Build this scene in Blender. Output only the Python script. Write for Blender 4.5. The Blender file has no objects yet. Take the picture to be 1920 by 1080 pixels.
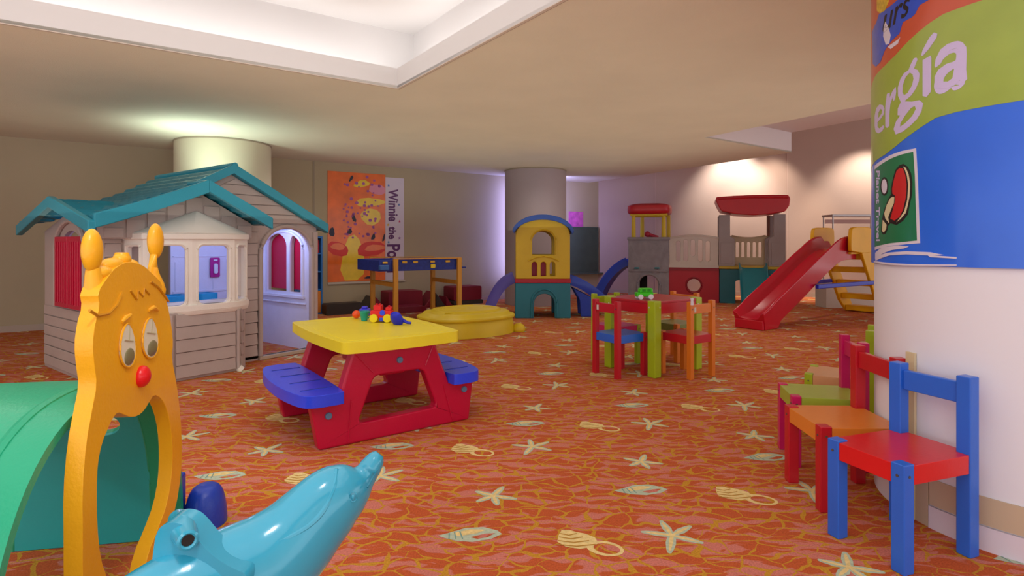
import bpy, bmesh, math, random
from mathutils import Vector, Matrix
from mathutils.geometry import tessellate_polygon, delaunay_2d_cdt
random.seed(7)
SC = bpy.context.scene
COL = SC.collection
PI = math.pi

# ---------------------------------------------------------------- camera
F = 1075.0                      # focal length in pixels of the 1920 wide frame
CAMZ = 1.1
cam_d = bpy.data.cameras.new('camera'); cam = bpy.data.objects.new('camera', cam_d); COL.objects.link(cam)
cam.location = (0, 0, CAMZ); cam.rotation_euler = (PI/2, 0, 0)
cam_d.sensor_fit = 'HORIZONTAL'; cam_d.sensor_width = 36.0
cam_d.lens = 36.0*F/1920.0
cam_d.shift_y = -85.0/1920.0
cam_d.clip_start = 0.05; cam_d.clip_end = 100
SC.camera = cam
vs = SC.view_settings
vs.view_transform = 'Standard'; vs.look = 'None'; vs.gamma = 1.0; vs.use_curve_mapping = False
vs.exposure = 0.1
SC.display_settings.display_device = 'sRGB'

# ---------------------------------------------------------------- world
w = bpy.data.worlds.new('world'); SC.world = w; w.use_nodes = True
w.node_tree.nodes['Background'].inputs[0].default_value = (0.88, 0.88, 0.92, 1)
w.node_tree.nodes['Background'].inputs[1].default_value = 1.7

# ---------------------------------------------------------------- geometry of the place
CEIL = 2.40
UA = math.radians(35.0)
U = Vector((math.cos(UA), math.sin(UA), 0)); V = Vector((-math.sin(UA), math.cos(UA), 0))
K = Vector((-0.964, 4.82, 0))         # inner corner of the lit ceiling tray
TRW, TRL = 5.0, 6.0
A0 = Vector((-5.71, 7.36, 0)); CW = Vector((1.65, 12.45, 0)); C2 = Vector((1.903, 12.625, 0))   # start of the ceiling edge; room corner
WL = (CW - A0).normalized()

# ---------------------------------------------------------------- lights of the room and added fill lamps
def area(name, loc, size, power, color=(1, 1, 1), rot=(0, 0, 0), size_y=None, spread=None):
    l = bpy.data.lights.new(name, 'AREA'); l.energy = power; l.color = color
    l.shape = 'RECTANGLE' if size_y else 'SQUARE'; l.size = size
    if size_y: l.size_y = size_y
    if spread: l.spread = math.radians(spread)
    o = bpy.data.objects.new(name, l); COL.objects.link(o); o.location = loc; o.rotation_euler = rot
    return o
def spot(name, loc, target, power, angle, color=(1, 1, 1), r=0.04, blend=0.6):
    l = bpy.data.lights.new(name, 'SPOT'); l.energy = power; l.color = color
    l.spot_size = math.radians(angle); l.spot_blend = blend; l.shadow_soft_size = r
    o = bpy.data.objects.new(name, l); COL.objects.link(o); o.location = loc
    o.rotation_euler = (Vector(target)-Vector(loc)).to_track_quat('-Z', 'Y').to_euler()
    return o
def point(name, loc, power, color=(1, 1, 1), r=0.1):
    l = bpy.data.lights.new(name, 'POINT'); l.energy = power; l.color = color; l.shadow_soft_size = r
    o = bpy.data.objects.new(name, l); COL.objects.link(o); o.location = loc
    return o
tc = K - U*TRW/2 - V*TRL/2
area('tray_light', (tc.x, tc.y, 2.93), 4.6, 60, (1, .97, .93), (0, 0, UA), 5.6)
# cove strips on the ledge of the tray, shining up onto its sides
e1 = K - U*TRW/2 + V*0.12; e2 = K - V*TRL/2 + U*0.12
area('cove_strip_long', (e1.x, e1.y, 2.50), TRW, 9, (1, .98, .96), (PI, 0, UA), .1)
area('cove_strip_side', (e2.x, e2.y, 2.50), .1, 12, (1, .98, .96), (PI, 0, UA), TRL)
area('rear_fill', (-.5, -2.6, 2.38), 3.0, 45, (1, .93, .85), (0, 0, 0), 1.6)  # unseen fill lamp added behind the camera
area('side_downlight', (5.2, 2.2, 2.6), 1.2, 30, (1, .9, .82), (0, 0, UA), 2.5)
for i, (x, y, e) in enumerate([(2.2, 6.4, 34), (-.9, 7.6, 30), (0.6, 9.0, 26), (3.3, 8.6, 46), (-3.6, 3.6, 22), (2.9, 4.2, 22), (-2.5, 7.95, 34)]):
    spot('fill_spot', (x, y, 2.385), (x, y, 0), e, 150, (1, .92, .82), .07, .9)  # spots without fixtures, added to brighten walls and toys
spot('wall_washer', (4.45, 11.25, 3.3), (4.6, 11.9, 2.1), 195, 84, (1, .95, .88), .05, .8)
spot('wall_washer', (5.2, 11.0, 3.35), (5.25, 11.7, 1.7), 105, 74, (1, .85, .7), .05, .8)
spot('wall_washer', (7.0, 10.6, 3.2), (6.95, 11.3, 1.9), 150, 90, (1, .9, .78), .05, .8)
spot('wall_washer', (6.05, 11.05, 3.4), (6.1, 11.25, 0), 130, 46, (1, .8, .6), .05, .8)
spot('pillar_uplight', (-3.62, 6.42, 1.62), (-3.4, 6.62, 2.4), 48, 155, (.78, 1, .86), .09, .9)
area('ceiling_fill', (-.5, 5.9, 1.32), 8.5, 45, (.96, 1, .84), (PI, 0, UA), 6.5)  # this and the next: unseen upward lamps, added only to brighten the ceiling
area('ceiling_fill', (4.6, 4.6, 1.32), 4.0, 3, (1, .95, .85), (PI, 0, UA), 4.0)
def strip(name, loc, direction, power, color, sx, sy):
    o = area(name, loc, sx, power, color, size_y=sy); o.rotation_euler = Vector(direction).to_track_quat('-Z', 'Y').to_euler(); return o
strip('corner_glow', (.10, 11.05, 1.35), (-1, .25, 0), 14, (.36, .36, 1), .12, 1.9)
strip('corner_glow', (.92, 11.2, 1.6), (.15, 1, .05), 20, (.42, .42, 1), .12, 1.5)
spot('fill_spot', (-.35, .55, 2.36), (-1.2, 1.7, .35), 50, 46, (1, .97, .95), .06, .7)  # added to light the tunnel and the dolphin, no fixture there
spot('fill_spot', (-2.7, .9, 1.9), (-1.35, 2.05, .25), 38, 44, (.95, .97, 1), .06, .7)  # unseen spot added to brighten the inside of the tunnel
point('house_glow', (-2.5, 5.72, 1.28), 9, (.5, .52, 1), .08)
point('house_glow', (-3.0, 5.2, 1.1), 4.5, (.55, .55, 1), .08)

# ---------------------------------------------------------------- materials
def lin(h):
    h = h.lstrip('#'); c = [int(h[i:i+2], 16)/255 for i in (0, 2, 4)]
    return tuple(x/12.92 if x <= .04045 else ((x+.055)/1.055)**2.4 for x in c) + (1,)
MC = {}
def mat(name, hexc, rough=.4, spec=.5, bump=0.0, bscale=60, coat=0, vary=0.0, vscale=3, emit=0, metal=0, wood=False):
    if name in MC: return MC[name]
    m = bpy.data.materials.new(name); m.use_nodes = True; nt = m.node_tree; b = nt.nodes['Principled BSDF']
    col = lin(hexc); b.inputs['Base Color'].default_value = col
    b.inputs['Roughness'].default_value = rough; b.inputs['Specular IOR Level'].default_value = spec
    b.inputs['Metallic'].default_value = metal
    if coat: b.inputs['Coat Weight'].default_value = coat; b.inputs['Coat Roughness'].default_value = .12
    tcn = nt.nodes.new('ShaderNodeTexCoord')
    if vary:
        n = nt.nodes.new('ShaderNodeTexNoise'); n.inputs['Scale'].default_value = vscale; n.inputs['Detail'].default_value = 6
        mp = nt.nodes.new('ShaderNodeMapping'); nt.links.new(tcn.outputs['Object'], mp.inputs[0])
        if wood: mp.inputs['Scale'].default_value = (14, 14, 1)
        nt.links.new(mp.outputs[0], n.inputs['Vector'])
        r = nt.nodes.new('ShaderNodeMapRange'); r.inputs[1].default_value = .3; r.inputs[2].default_value = .7
        r.inputs[3].default_value = 1-vary; r.inputs[4].default_value = 1+vary
        nt.links.new(n.outputs[0], r.inputs[0])
        h = nt.nodes.new('ShaderNodeHueSaturation'); h.inputs['Color'].default_value = col
        nt.links.new(r.outputs[0], h.inputs['Value']); nt.links.new(h.outputs[0], b.inputs['Base Color'])
    if bump:
        n = nt.nodes.new('ShaderNodeTexNoise'); n.inputs['Scale'].default_value = bscale; n.inputs['Detail'].default_value = 4
        nt.links.new(tcn.outputs['Object'], n.inputs['Vector'])
        bp = nt.nodes.new('ShaderNodeBump'); bp.inputs['Strength'].default_value = bump; bp.inputs['Distance'].default_value = .01
        nt.links.new(n.outputs[0], bp.inputs['Height']); nt.links.new(bp.outputs[0], b.inputs['Normal'])
    if emit:
        b.inputs['Emission Color'].default_value = col; b.inputs['Emission Strength'].default_value = emit
    MC[name] = m
    return m
def plastic(name, hexc, rough=.36, vary=.05, coat=0, bump=.12): return mat(name, hexc, rough, .45, bump, 90, coat, vary, 4)

# ---------------------------------------------------------------- mesh helpers
def BM(): return bmesh.new()
def box(bm, x0, x1, y0, y1, z0, z1, M=None):
    vs_ = [Vector((x, y, z)) for z in (z0, z1) for (x, y) in ((x0, y0), (x1, y0), (x1, y1), (x0, y1))]
    if M: vs_ = [M @ v for v in vs_]
    v = [bm.verts.new(p) for p in vs_]
    for f in ((0, 3, 2, 1), (4, 5, 6, 7), (0, 1, 5, 4), (1, 2, 6, 5), (2, 3, 7, 6), (3, 0, 4, 7)):
        bm.faces.new([v[i] for i in f])
    return bm
def loft(bm, rings, cap=True, closed=False):
    vr = [[bm.verts.new(p) for p in r] for r in rings]
    n = len(vr[0]); m = len(vr)
    for i in range(m if closed else m-1):
        a, b = vr[i], vr[(i+1) % m]
        for j in range(n):
            k = (j+1) % n
            bm.faces.new((a[j], a[k], b[k], b[j]))
    if cap and not closed:
        bm.faces.new(list(reversed(vr[0]))); bm.faces.new(vr[-1])
    return bm
def frame_of(d, up=Vector((0, 0, 1))):
    d = d.normalized()
    if abs(d.dot(up)) > .98: up = Vector((0, 1, 0))
    s = d.cross(up).normalized(); return s, s.cross(d).normalized()
def tube(bm, pts, r, seg=12, closed=False, squash=1.0):
    pts = [Vector(p) for p in pts]; n = len(pts); rings = []
    for i, p in enumerate(pts):
        if closed: d = pts[(i+1) % n]-pts[i-1]
        else: d = pts[min(i+1, n-1)]-pts[max(i-1, 0)]
        s, u = frame_of(d); rr = r[i] if isinstance(r, (list, tuple)) else r
        rings.append([p + s*math.cos(2*PI*k/seg)*rr + u*math.sin(2*PI*k/seg)*rr*squash for k in range(seg)])
    return loft(bm, rings, True, closed)
def cyl(bm, p0, p1, r0, r1=None, seg=24): return tube(bm, [p0, p1], [r0, r0 if r1 is None else r1], seg)
def beam(bm, p0, p1, w_, h_, up=Vector((0, 0, 1))):
    p0, p1 = Vector(p0), Vector(p1); s, u = frame_of(p1-p0, Vector(up)); rings = []
    for p in (p0, p1): rings.append([p + s*a*w_/2 + u*b*h_/2 for a, b in ((-1, -1), (1, -1), (1, 1), (-1, 1))])
    return loft(bm, rings)
def ellipsoid(bm, c, r, M=None, u=24, v=14):
    T = Matrix.Translation(Vector(c)) @ (M or Matrix.Identity(4)) @ Matrix.Diagonal((r[0], r[1], r[2], 1))
    bmesh.ops.create_uvsphere(bm, u_segments=u, v_segments=v, radius=1, matrix=T); return bm
def lathe(bm, prof, c=(0, 0, 0), seg=32, sx=1, sy=1, M=None, power=2.0):
    rings = []
    for r, z in prof:
        ring = []
        for k in range(seg):
            a = 2*PI*k/seg; ca, sa = math.cos(a), math.sin(a)
            f = (abs(ca)**power+abs(sa)**power)**(-1/power)
            p = Vector((c[0]+r*f*ca*sx, c[1]+r*f*sa*sy, c[2]+z)); ring.append(M @ p if M else p)
        rings.append(ring)
    return loft(bm, rings)
def flat2d(outer, holes=(), du=None, dv=None):
    """triangulated 2D region, optionally cut into a grid so it can be bent"""
    loops = [[Vector((p[0], p[1])) for p in L] for L in [outer]+list(holes)]
    flat = [p for L in loops for p in L]; edges = []; k0 = 0
    for L in loops:
        n = len(L); edges += [(k0+i, k0+(i+1) % n) for i in range(n)]; k0 += n
    vs2, es2, fs2, _a, _b, _c = delaunay_2d_cdt(flat, edges, [], 0, 1e-7)
    def inside(p, L):
        c = False; n = len(L)
        for i in range(n):
            a, b_ = L[i], L[(i+1) % n]
            if (a.y > p.y) != (b_.y > p.y) and p.x < (b_.x-a.x)*(p.y-a.y)/(b_.y-a.y)+a.x: c = not c
        return c
    b = bmesh.new(); vv = [b.verts.new((p.x, p.y, 0)) for p in vs2]
    for t in fs2:
        m = (vs2[t[0]]+vs2[t[1]]+vs2[t[2]])/3
        if inside(m, loops[0]) and not any(inside(m, L) for L in loops[1:]):
            try: b.faces.new([vv[i] for i in t])
            except ValueError: pass
    bmesh.ops.delete(b, geom=[v for v in b.verts if not v.link_faces], context='VERTS')
    for step, ax in ((du, 0), (dv, 1)):
        if step:
            lo = min(p[ax] for p in flat); hi = max(p[ax] for p in flat); n = int((hi-lo)/step)
            for i in range(1, n+1):
                c = lo+i*(hi-lo)/(n+1); co = [0, 0, 0]; no = [0, 0, 0]; co[ax] = c; no[ax] = 1
                bmesh.ops.bisect_plane(b, geom=b.verts[:]+b.edges[:]+b.faces[:], plane_co=co, plane_no=no)
    bmesh.ops.recalc_face_normals(b, faces=b.faces[:])
    return b
def sheet(bm, b, fm, t0, t1):
    b.verts.index_update()
    A = [bm.verts.new(fm(v.co.x, v.co.y, t0)) for v in b.verts]; B = [bm.verts.new(fm(v.co.x, v.co.y, t1)) for v in b.verts]
    for f in b.faces:
        ids = [v.index for v in f.verts]
        bm.faces.new([B[i] for i in ids]); bm.faces.new([A[i] for i in reversed(ids)])
    for e in b.edges:
        if len(e.link_faces) == 1:
            i, j = e.verts[0].index, e.verts[1].index
            bm.faces.new((A[i], A[j], B[j], B[i]))
    b.free(); return bm
def prism(bm, outer, holes, fm, t0, t1, du=None, dv=None): return sheet(bm, flat2d(outer, holes, du, dv), fm, t0, t1)
XZ = lambda u, v, t: Vector((u, t, v))      # outline in x,z extruded along y
YZ = lambda u, v, t: Vector((t, u, v))
XY = lambda u, v, t: Vector((u, v, t))
def arc(cx, cy, rx, ry, a0, a1, n=12):
    return [(cx+rx*math.cos(math.radians(a0+(a1-a0)*i/n)), cy+ry*math.sin(math.radians(a0+(a1-a0)*i/n))) for i in range(n+1)]
def rrect(x0, x1, y0, y1, r, n=5):
    return arc(x1-r, y0+r, r, r, -90, 0, n)+arc(x1-r, y1-r, r, r, 0, 90, n)+arc(x0+r, y1-r, r, r, 90, 180, n)+arc(x0+r, y0+r, r, r, 180, 270, n)
def archdoor(x0, x1, z0, zs, zt, n=14):
    return [(x0, z0), (x1, z0)] + arc((x0+x1)/2, zs, (x1-x0)/2, zt-zs, 0, 180, n)
def obj(name, bm, m, parent=None, bevel=0, seg=2, sub=0, smooth=True, angle=35, loc=None, displace=None):
    bmesh.ops.recalc_face_normals(bm, faces=bm.faces[:])
    me = bpy.data.meshes.new(name); bm.to_mesh(me); bm.free()
    for mm in (m if isinstance(m, (list, tuple)) else [m]): me.materials.append(mm)
    if smooth:
        me.polygons.foreach_set('use_smooth', [True]*len(me.polygons))
        me.set_sharp_from_angle(angle=math.radians(angle))
    o = bpy.data.objects.new(name, me); COL.objects.link(o)
    if parent: o.parent = parent
    if loc: o.location = loc
    if bevel:
        b = o.modifiers.new('bevel', 'BEVEL'); b.width = bevel; b.segments = seg; b.limit_method = 'ANGLE'; b.angle_limit = math.radians(35)
        b.harden_normals = True
    if sub:
        s = o.modifiers.new('sub', 'SUBSURF'); s.levels = sub; s.render_levels = sub
    return o
def tag(o, label, cat, group=None, kind=None):
    o['label'] = label; o['category'] = cat
    if group: o['group'] = group
    if kind: o['kind'] = kind
    return o
def thing(name, label, cat, loc=(0, 0, 0), rotz=0, group=None):
    o = bpy.data.objects.new(name, None); COL.objects.link(o); o.empty_display_size = .1
    o.location = loc; o.rotation_euler = (0, 0, math.radians(rotz)); return tag(o, label, cat, group)
def struct(name, bm, m, **k):
    o = obj(name, bm, m, **k); o['kind'] = 'structure'; return o
def part_label(o, s): o['label'] = s; return o
def at(px, py, Y): return Vector(((px-960)/F*Y, Y, CAMZ-(py-455)/F*Y))
def floor_at(px, py, z=0):
    Y = (CAMZ-z)*F/(py-455); return Vector(((px-960)/F*Y, Y, z))
def textmesh(s, bold=0.0, shear=0.0):
    cu = bpy.data.curves.new('t', 'FONT'); cu.body = s; cu.offset = bold; cu.shear = shear; cu.resolution_u = 6
    o = bpy.data.objects.new('t', cu); COL.objects.link(o)
    dg = bpy.context.evaluated_depsgraph_get(); me = bpy.data.meshes.new_from_object(o.evaluated_get(dg))
    b = bmesh.new(); b.from_mesh(me); bpy.data.objects.remove(o); bpy.data.curves.remove(cu); bpy.data.meshes.remove(me)
    bmesh.ops.remove_doubles(b, verts=b.verts[:], dist=1e-5)
    xs = [v.co.x for v in b.verts]; ys = [v.co.y for v in b.verts]
    return b, min(xs), max(xs), min(ys), max(ys)
def text_on(bm, s, fm, x0, x1, y0, y1, t0, t1, bold=.02, du=None, shear=0.0):
    """letters scaled into the rectangle of the 2D map fm"""
    b, a0, a1, b0, b1 = textmesh(s, bold, shear)
    for v in b.verts:
        v.co.x = x0+(v.co.x-a0)/(a1-a0)*(x1-x0); v.co.y = y0+(v.co.y-b0)/(b1-b0)*(y1-y0); v.co.z = 0
    if du:
        lo, hi = min(x0, x1), max(x0, x1); n = int((hi-lo)/du)
        for i in range(1, n+1):
            c = lo+i*(hi-lo)/(n+1)
            bmesh.ops.bisect_plane(b, geom=b.verts[:]+b.edges[:]+b.faces[:], plane_co=(c, 0, 0), plane_no=(1, 0, 0))
    return sheet(bm, b, fm, t0, t1)
def chute(bm, path, side, w_, h_, t_=.02, flare=0.0, solid=None, rnd=.03, under=0.0):
    """a slide: trough section swept along a path; side is the horizontal across-vector"""
    side = Vector(side).normalized(); rings = []; n = len(path)
    for i, p in enumerate(path):
        p = Vector(p); d = (Vector(path[min(i+1, n-1)])-Vector(path[max(i-1, 0)])).normalized()
        up = side.cross(d).normalized()
        if up.z < 0: up = -up
        W = w_/2; hh = h_[i] if isinstance(h_, (list, tuple)) else h_
        pr = [(-W-t_-flare, hh-.005), (-W-t_, -t_-under), (W+t_, -t_-under), (W+t_+flare, hh-.005), (W+t_*.5+flare, hh+.008), (W+flare*.8, hh-.01), (W, rnd), (W-rnd*.6, rnd*.2), (W-rnd*2, 0),
              (-W+rnd*2, 0), (-W+rnd*.6, rnd*.2), (-W, rnd), (-W-flare*.8, hh-.01), (-W-t_*.5-flare, hh+.008)]
        ring = []
        for k, (a, b) in enumerate(pr):
            q = p + side*a + up*b
            if solid and i in solid and k in (1, 2): q.z = 0.002
            if k in (1, 2) and q.z < .002: q.z = .002
            ring.append(q)
        rings.append(ring)
    return loft(bm, rings)
def bez(p0, p1, p2, p3, n=12):
    out = []
    p0, p1, p2, p3 = map(Vector, (p0, p1, p2, p3))
    for i in range(n+1):
        t = i/n; out.append(p0*(1-t)**3+p1*3*t*(1-t)**2+p2*3*t*t*(1-t)+p3*t**3)
    return out
def copy_thing(root, loc=None, rotz=None):
    r = root.copy(); COL.objects.link(r)
    if loc is not None: r.location = loc
    if rotz is not None: r.rotation_euler = (0, 0, math.radians(rotz))
    for ch in [c for c in bpy.data.objects if c.parent == root]:
        c = ch.copy(); COL.objects.link(c); c.parent = r
        for g in [x for x in bpy.data.objects if x.parent == ch]:
            d = g.copy(); COL.objects.link(d); d.parent = c
    return r

# ================================================================ SETTING
def carpet_material():
    m = bpy.data.materials.new('patterned_carpet'); m.use_nodes = True; nt = m.node_tree; N = nt.nodes; L = nt.links
    b = N['Principled BSDF']; b.inputs['Roughness'].default_value = .95; b.inputs['Specular IOR Level'].default_value = .12
    tcn = N.new('ShaderNodeTexCoord')
    # wavy displacement of the coordinates
    wn = N.new('ShaderNodeTexNoise'); wn.inputs['Scale'].default_value = 5.0; wn.inputs['Detail'].default_value = 2
    L.new(tcn.outputs['Object'], wn.inputs['Vector'])
    sub = N.new('ShaderNodeVectorMath'); sub.operation = 'SUBTRACT'; sub.inputs[1].default_value = (.5, .5, .5); L.new(wn.outputs['Color'], sub.inputs[0])
    sc = N.new('ShaderNodeVectorMath'); sc.operation = 'SCALE'; sc.inputs['Scale'].default_value = .16; L.new(sub.outputs[0], sc.inputs[0])
    ad = N.new('ShaderNodeVectorMath'); ad.operation = 'ADD'; L.new(tcn.outputs['Object'], ad.inputs[0]); L.new(sc.outputs[0], ad.inputs[1])
    # pink streaks
    mp = N.new('ShaderNodeMapping'); mp.inputs['Rotation'].default_value = (0, 0, math.radians(22)); mp.inputs['Scale'].default_value = (5.2, 23, 1)
    L.new(ad.outputs[0], mp.inputs[0])
    pn = N.new('ShaderNodeTexNoise'); pn.inputs['Scale'].default_value = 1.0; pn.inputs['Detail'].default_value = 2.5; L.new(mp.outputs[0], pn.inputs['Vector'])
    pr = N.new('ShaderNodeValToRGB'); pr.color_ramp.elements[0].position = .515; pr.color_ramp.elements[1].position = .54
    pr.color_ramp.elements[0].color = lin(CARPET_RED); pr.color_ramp.elements[1].color = lin(CARPET_PINK)
    L.new(pn.outputs[0], pr.inputs[0])
    # gold net
    mp2 = N.new('ShaderNodeMapping'); mp2.inputs['Rotation'].default_value = (0, 0, math.radians(30)); mp2.inputs['Scale'].default_value = (10, 17, 1)
    L.new(ad.outputs[0], mp2.inputs[0])
    vo = N.new('ShaderNodeTexVoronoi'); vo.feature = 'DISTANCE_TO_EDGE'; vo.voronoi_dimensions = '2D'; vo.inputs['Scale'].default_value = 1.0; L.new(mp2.outputs[0], vo.inputs['Vector'])
    n3 = N.new('ShaderNodeTexNoise'); n3.inputs['Scale'].default_value = 9; L.new(tcn.outputs['Object'], n3.inputs['Vector'])
    th = N.new('ShaderNodeMapRange'); th.inputs[1].default_value = .35; th.inputs[2].default_value = .7; th.inputs[3].default_value = .015; th.inputs[4].default_value = .12
    L.new(n3.outputs[0], th.inputs[0])
    lt = N.new('ShaderNodeMath'); lt.operation = 'LESS_THAN'; L.new(vo.outputs['Distance'], lt.inputs[0]); L.new(th.outputs[0], lt.inputs[1])
    mx = N.new('ShaderNodeMix'); mx.data_type = 'RGBA'; mx.inputs[7].default_value = lin(CARPET_GOLD)
    L.new(pr.outputs[0], mx.inputs[6]); L.new(lt.outputs[0], mx.inputs[0])
    # tuft
    tn = N.new('ShaderNodeTexNoise'); tn.inputs['Scale'].default_value = 160; tn.inputs['Detail'].default_value = 2; L.new(tcn.outputs['Object'], tn.inputs['Vector'])
    tr = N.new('ShaderNodeMapRange'); tr.inputs[1].default_value = .3; tr.inputs[2].default_value = .7; tr.inputs[3].default_value = .8; tr.inputs[4].default_value = 1.15; L.new(tn.outputs[0], tr.inputs[0])
    h = N.new('ShaderNodeHueSaturation'); L.new(mx.outputs[2], h.inputs['Color']); L.new(tr.outputs[0], h.inputs['Value']); L.new(h.outputs[0], b.inputs['Base Color'])
    bp = N.new('ShaderNodeBump'); bp.inputs['Strength'].default_value = .5; bp.inputs['Distance'].default_value = .004; L.new(tn.outputs[0], bp.inputs['Height']); L.new(bp.outputs[0], b.inputs['Normal'])
    return m
CARPET_RED, CARPET_PINK, CARPET_GOLD = '#c05c34', '#cc7a6c', '#c69030'
carpet = carpet_material()
m_cream = mat('carpet_shell_cream', '#e8cf8e', .95, .1, .3, 160, 0, .12, 60)
m_mint = mat('carpet_shell_mint', '#b9c6ae', .95, .1, .3, 160, 0, .12, 60)
m_brown = mat('carpet_shell_line', '#b98a3c', .95, .1)
m_teal = mat('carpet_shell_shade', '#7fa39a', .95, .1, .3, 160, 0, .1, 60)
bm = BM()
def quad(pts, mi=0, z=0.0):
    f = bm.faces.new([bm.verts.new((p[0], p[1], z)) for p in pts]); f.material_index = mi
    if f.normal.z < 0: pass
    return f
quad([(-13, -1.5), (11, -1.5), (11, 15), (-13, 15)])
def motif(outline, mi, z, o, flip=1):
    tri = tessellate_polygon([[Vector((p[0], p[1], 0)) for p in outline]])
    vv = [bm.verts.new((o[0]+p[0]*flip, o[1]+p[1], z)) for p in outline]
    for t in tri:
        try: f = bm.faces.new([vv[i] for i in t]); f.material_index = mi
        except ValueError: pass
def rotp(pts, a, s=1.0):
    c, s_ = math.cos(a), math.sin(a); return [((x*c-y*s_)*s, (x*s_+y*c)*s) for x, y in pts]
def ell(cx, cy, rx, ry, n=14, a=0):
    return rotp_off([(rx*math.cos(2*PI*i/n), ry*math.sin(2*PI*i/n)) for i in range(n)], a, cx, cy)
def rotp_off(pts, a, cx, cy): return [(cx+x, cy+y) for x, y in rotp(pts, a)]
def star(tips, w0, mi1, mi2, o):
    n = len(tips); angs = [math.atan2(t[1], t[0]) for t in tips]; order = sorted(range(n), key=lambda i: angs[i])
    def outline(k, wsc):
        out = []
        for q, i in enumerate(order):
            t = Vector(tips[i]+(0,))*k; d = t.normalized(); pr = Vector((-d.y, d.x, 0))
            a_next = angs[order[(q+1) % n]]; a0 = angs[i]; am = a0+((a_next-a0) % (2*PI))/2
            for u_, ww in ((.45, -1.15), (.8, -.8), (.97, -.45)): out.append(tuple((t*u_+pr*ww*w0*wsc)[:2]))
            out.append(tuple(t[:2]))
            for u_, ww in ((.97, .45), (.8, .8), (.45, 1.15)): out.append(tuple((t*u_+pr*ww*w0*wsc)[:2]))
            out.append((math.cos(am)*w0*1.5*wsc, math.sin(am)*w0*1.5*wsc))
        return out
    motif(outline(1, 1), mi1, .0006, o); motif(outline(.86, .42), mi2, .0011, o)
def fl2(px, py): p = floor_at(px, py); return (p.x, p.y)
P_ = Vector((.73, .39)); Q_ = Vector((-.492, .938))
oa = Vector(fl2(1260, 1004)); tipsA = [tuple(Vector(fl2(x, y))-oa) for x, y in ((1239, 976), (1296, 986), (1320, 1019), (1255, 1038), (1201, 997))]
ob = Vector(fl2(925, 930)); tipsB = [tuple(Vector(fl2(x, y))-ob) for x, y in ((944, 912), (970, 936), (933, 948), (893, 941), (891, 921))]
oc = Vector(fl2(884, 1003)); od = Vector(fl2(1100, 1016))
def shell(o):
    a = math.radians(8)
    out = [(-.125, .012), (-.08, .028), (-.02, .055), (.05, .052), (.1, .02), (.115, -.01), (.07, -.04), (0, -.052), (-.06, -.035), (-.1, -.01)]
    motif(rotp(out, a), 2, .0006, o)
    motif(rotp([(-.07, .02), (0, .042), (.06, .03), (.02, .008), (-.05, -.005)], a), 1, .0011, o)
    motif(rotp([(-.005, -.018), (.05, .0), (.09, .0), (.06, -.025), (.02, -.034)], a), 5, .0012, o)
    for k in range(3): motif(rotp([(-.085+.02*k, .022+.004*k), (-.08+.02*k, .024+.004*k), (-.082+.025*k, -.02-.004*k), (-.087+.025*k, -.018-.004*k)], a), 4, .0014, o)
def snail(o):
    ring = ell(.06, -.045, .068, .05, 20, -.35); motif(ring, 1, .0006, o)
    motif(ell(.066, -.048, .048, .034, 18, -.35), 5, .0012, o)
    motif([(-.085, .085), (-.055, .088), (-.03, .07), (.0, .06), (.035, .03), (.04, .0), (.015, -.035), (-.03, -.05), (-.08, -.035), (-.108, .0), (-.1, .045)], 1, .0008, o)
    for k in range(4):
        y = .062-.026*k; x0 = -.093-.006*k+.0*k; x1 = -.03+.02*k
        motif([(x0, y), (x0, y-.006), ((x0+x1)/2, y-.02), (x1, y-.006), (x1, y), ((x0+x1)/2, y-.013)], 3, .0014, o)
for i in range(-16, 18):
    for j in range(-8, 15):
        s_ = P_*i+Q_*j
        for k, oo in enumerate((oa, ob, oc, od)):
            o = oo+s_
            if o.y < 1.0 or o.y > 13 or abs(o.x) > o.y*1.02+.6: continue
            if k == 0: star(tipsA, .016, 2, 1, o)
            elif k == 1: star(tipsB, .016, 2, 1, o)
            elif k == 2: shell(o)
            else: snail(o)
fo = struct('floor', bm, [carpet, m_cream, m_mint, m_brown, m_teal, carpet], smooth=False)
for p in fo.data.polygons:
    if p.normal.z < 0: p.flip()

m_wall = mat('wall_paint', '#b5a68a', .75, .25, .08, 40, 0, .03, 1.2)
m_wallb = mat('wall_paint_rose', '#c2a99b', .75, .25, .08, 40, 0, .03, 1.2)
m_ceil = mat('ceiling_plaster', '#e0d8c4', .85, .2, .25, 110, 0, .03, 2)
m_white = mat('tray_white', '#dedad8', .7, .2)
m_lilac = mat('recess_white', '#dcd0cf', .7, .2)
def wallpanel(name, p, q, h, m, th=.12):
    p, q = Vector(p), Vector(q); d = (q-p); n = Vector((-d.y, d.x, 0)).normalized(); b = BM()
    pts = [p, q, q+n*th, p+n*th]
    vb = [b.verts.new((a.x, a.y, 0)) for a in pts]; vt = [b.verts.new((a.x, a.y, h)) for a in pts]
    b.faces.new(vb[::-1]); b.faces.new(vt)
    for i in range(4): b.faces.new((vb[i], vb[(i+1) % 4], vt[(i+1) % 4], vt[i]))
    return struct(name, b, m, smooth=False)
pl0 = A0 - WL*8.6
wallpanel('wall_left', pl0, C2, 3.7, m_wall)
wallpanel('wall_back', C2, C2+Vector((12.5, -12.5*.245, 0)), 3.7, m_wallb)
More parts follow.
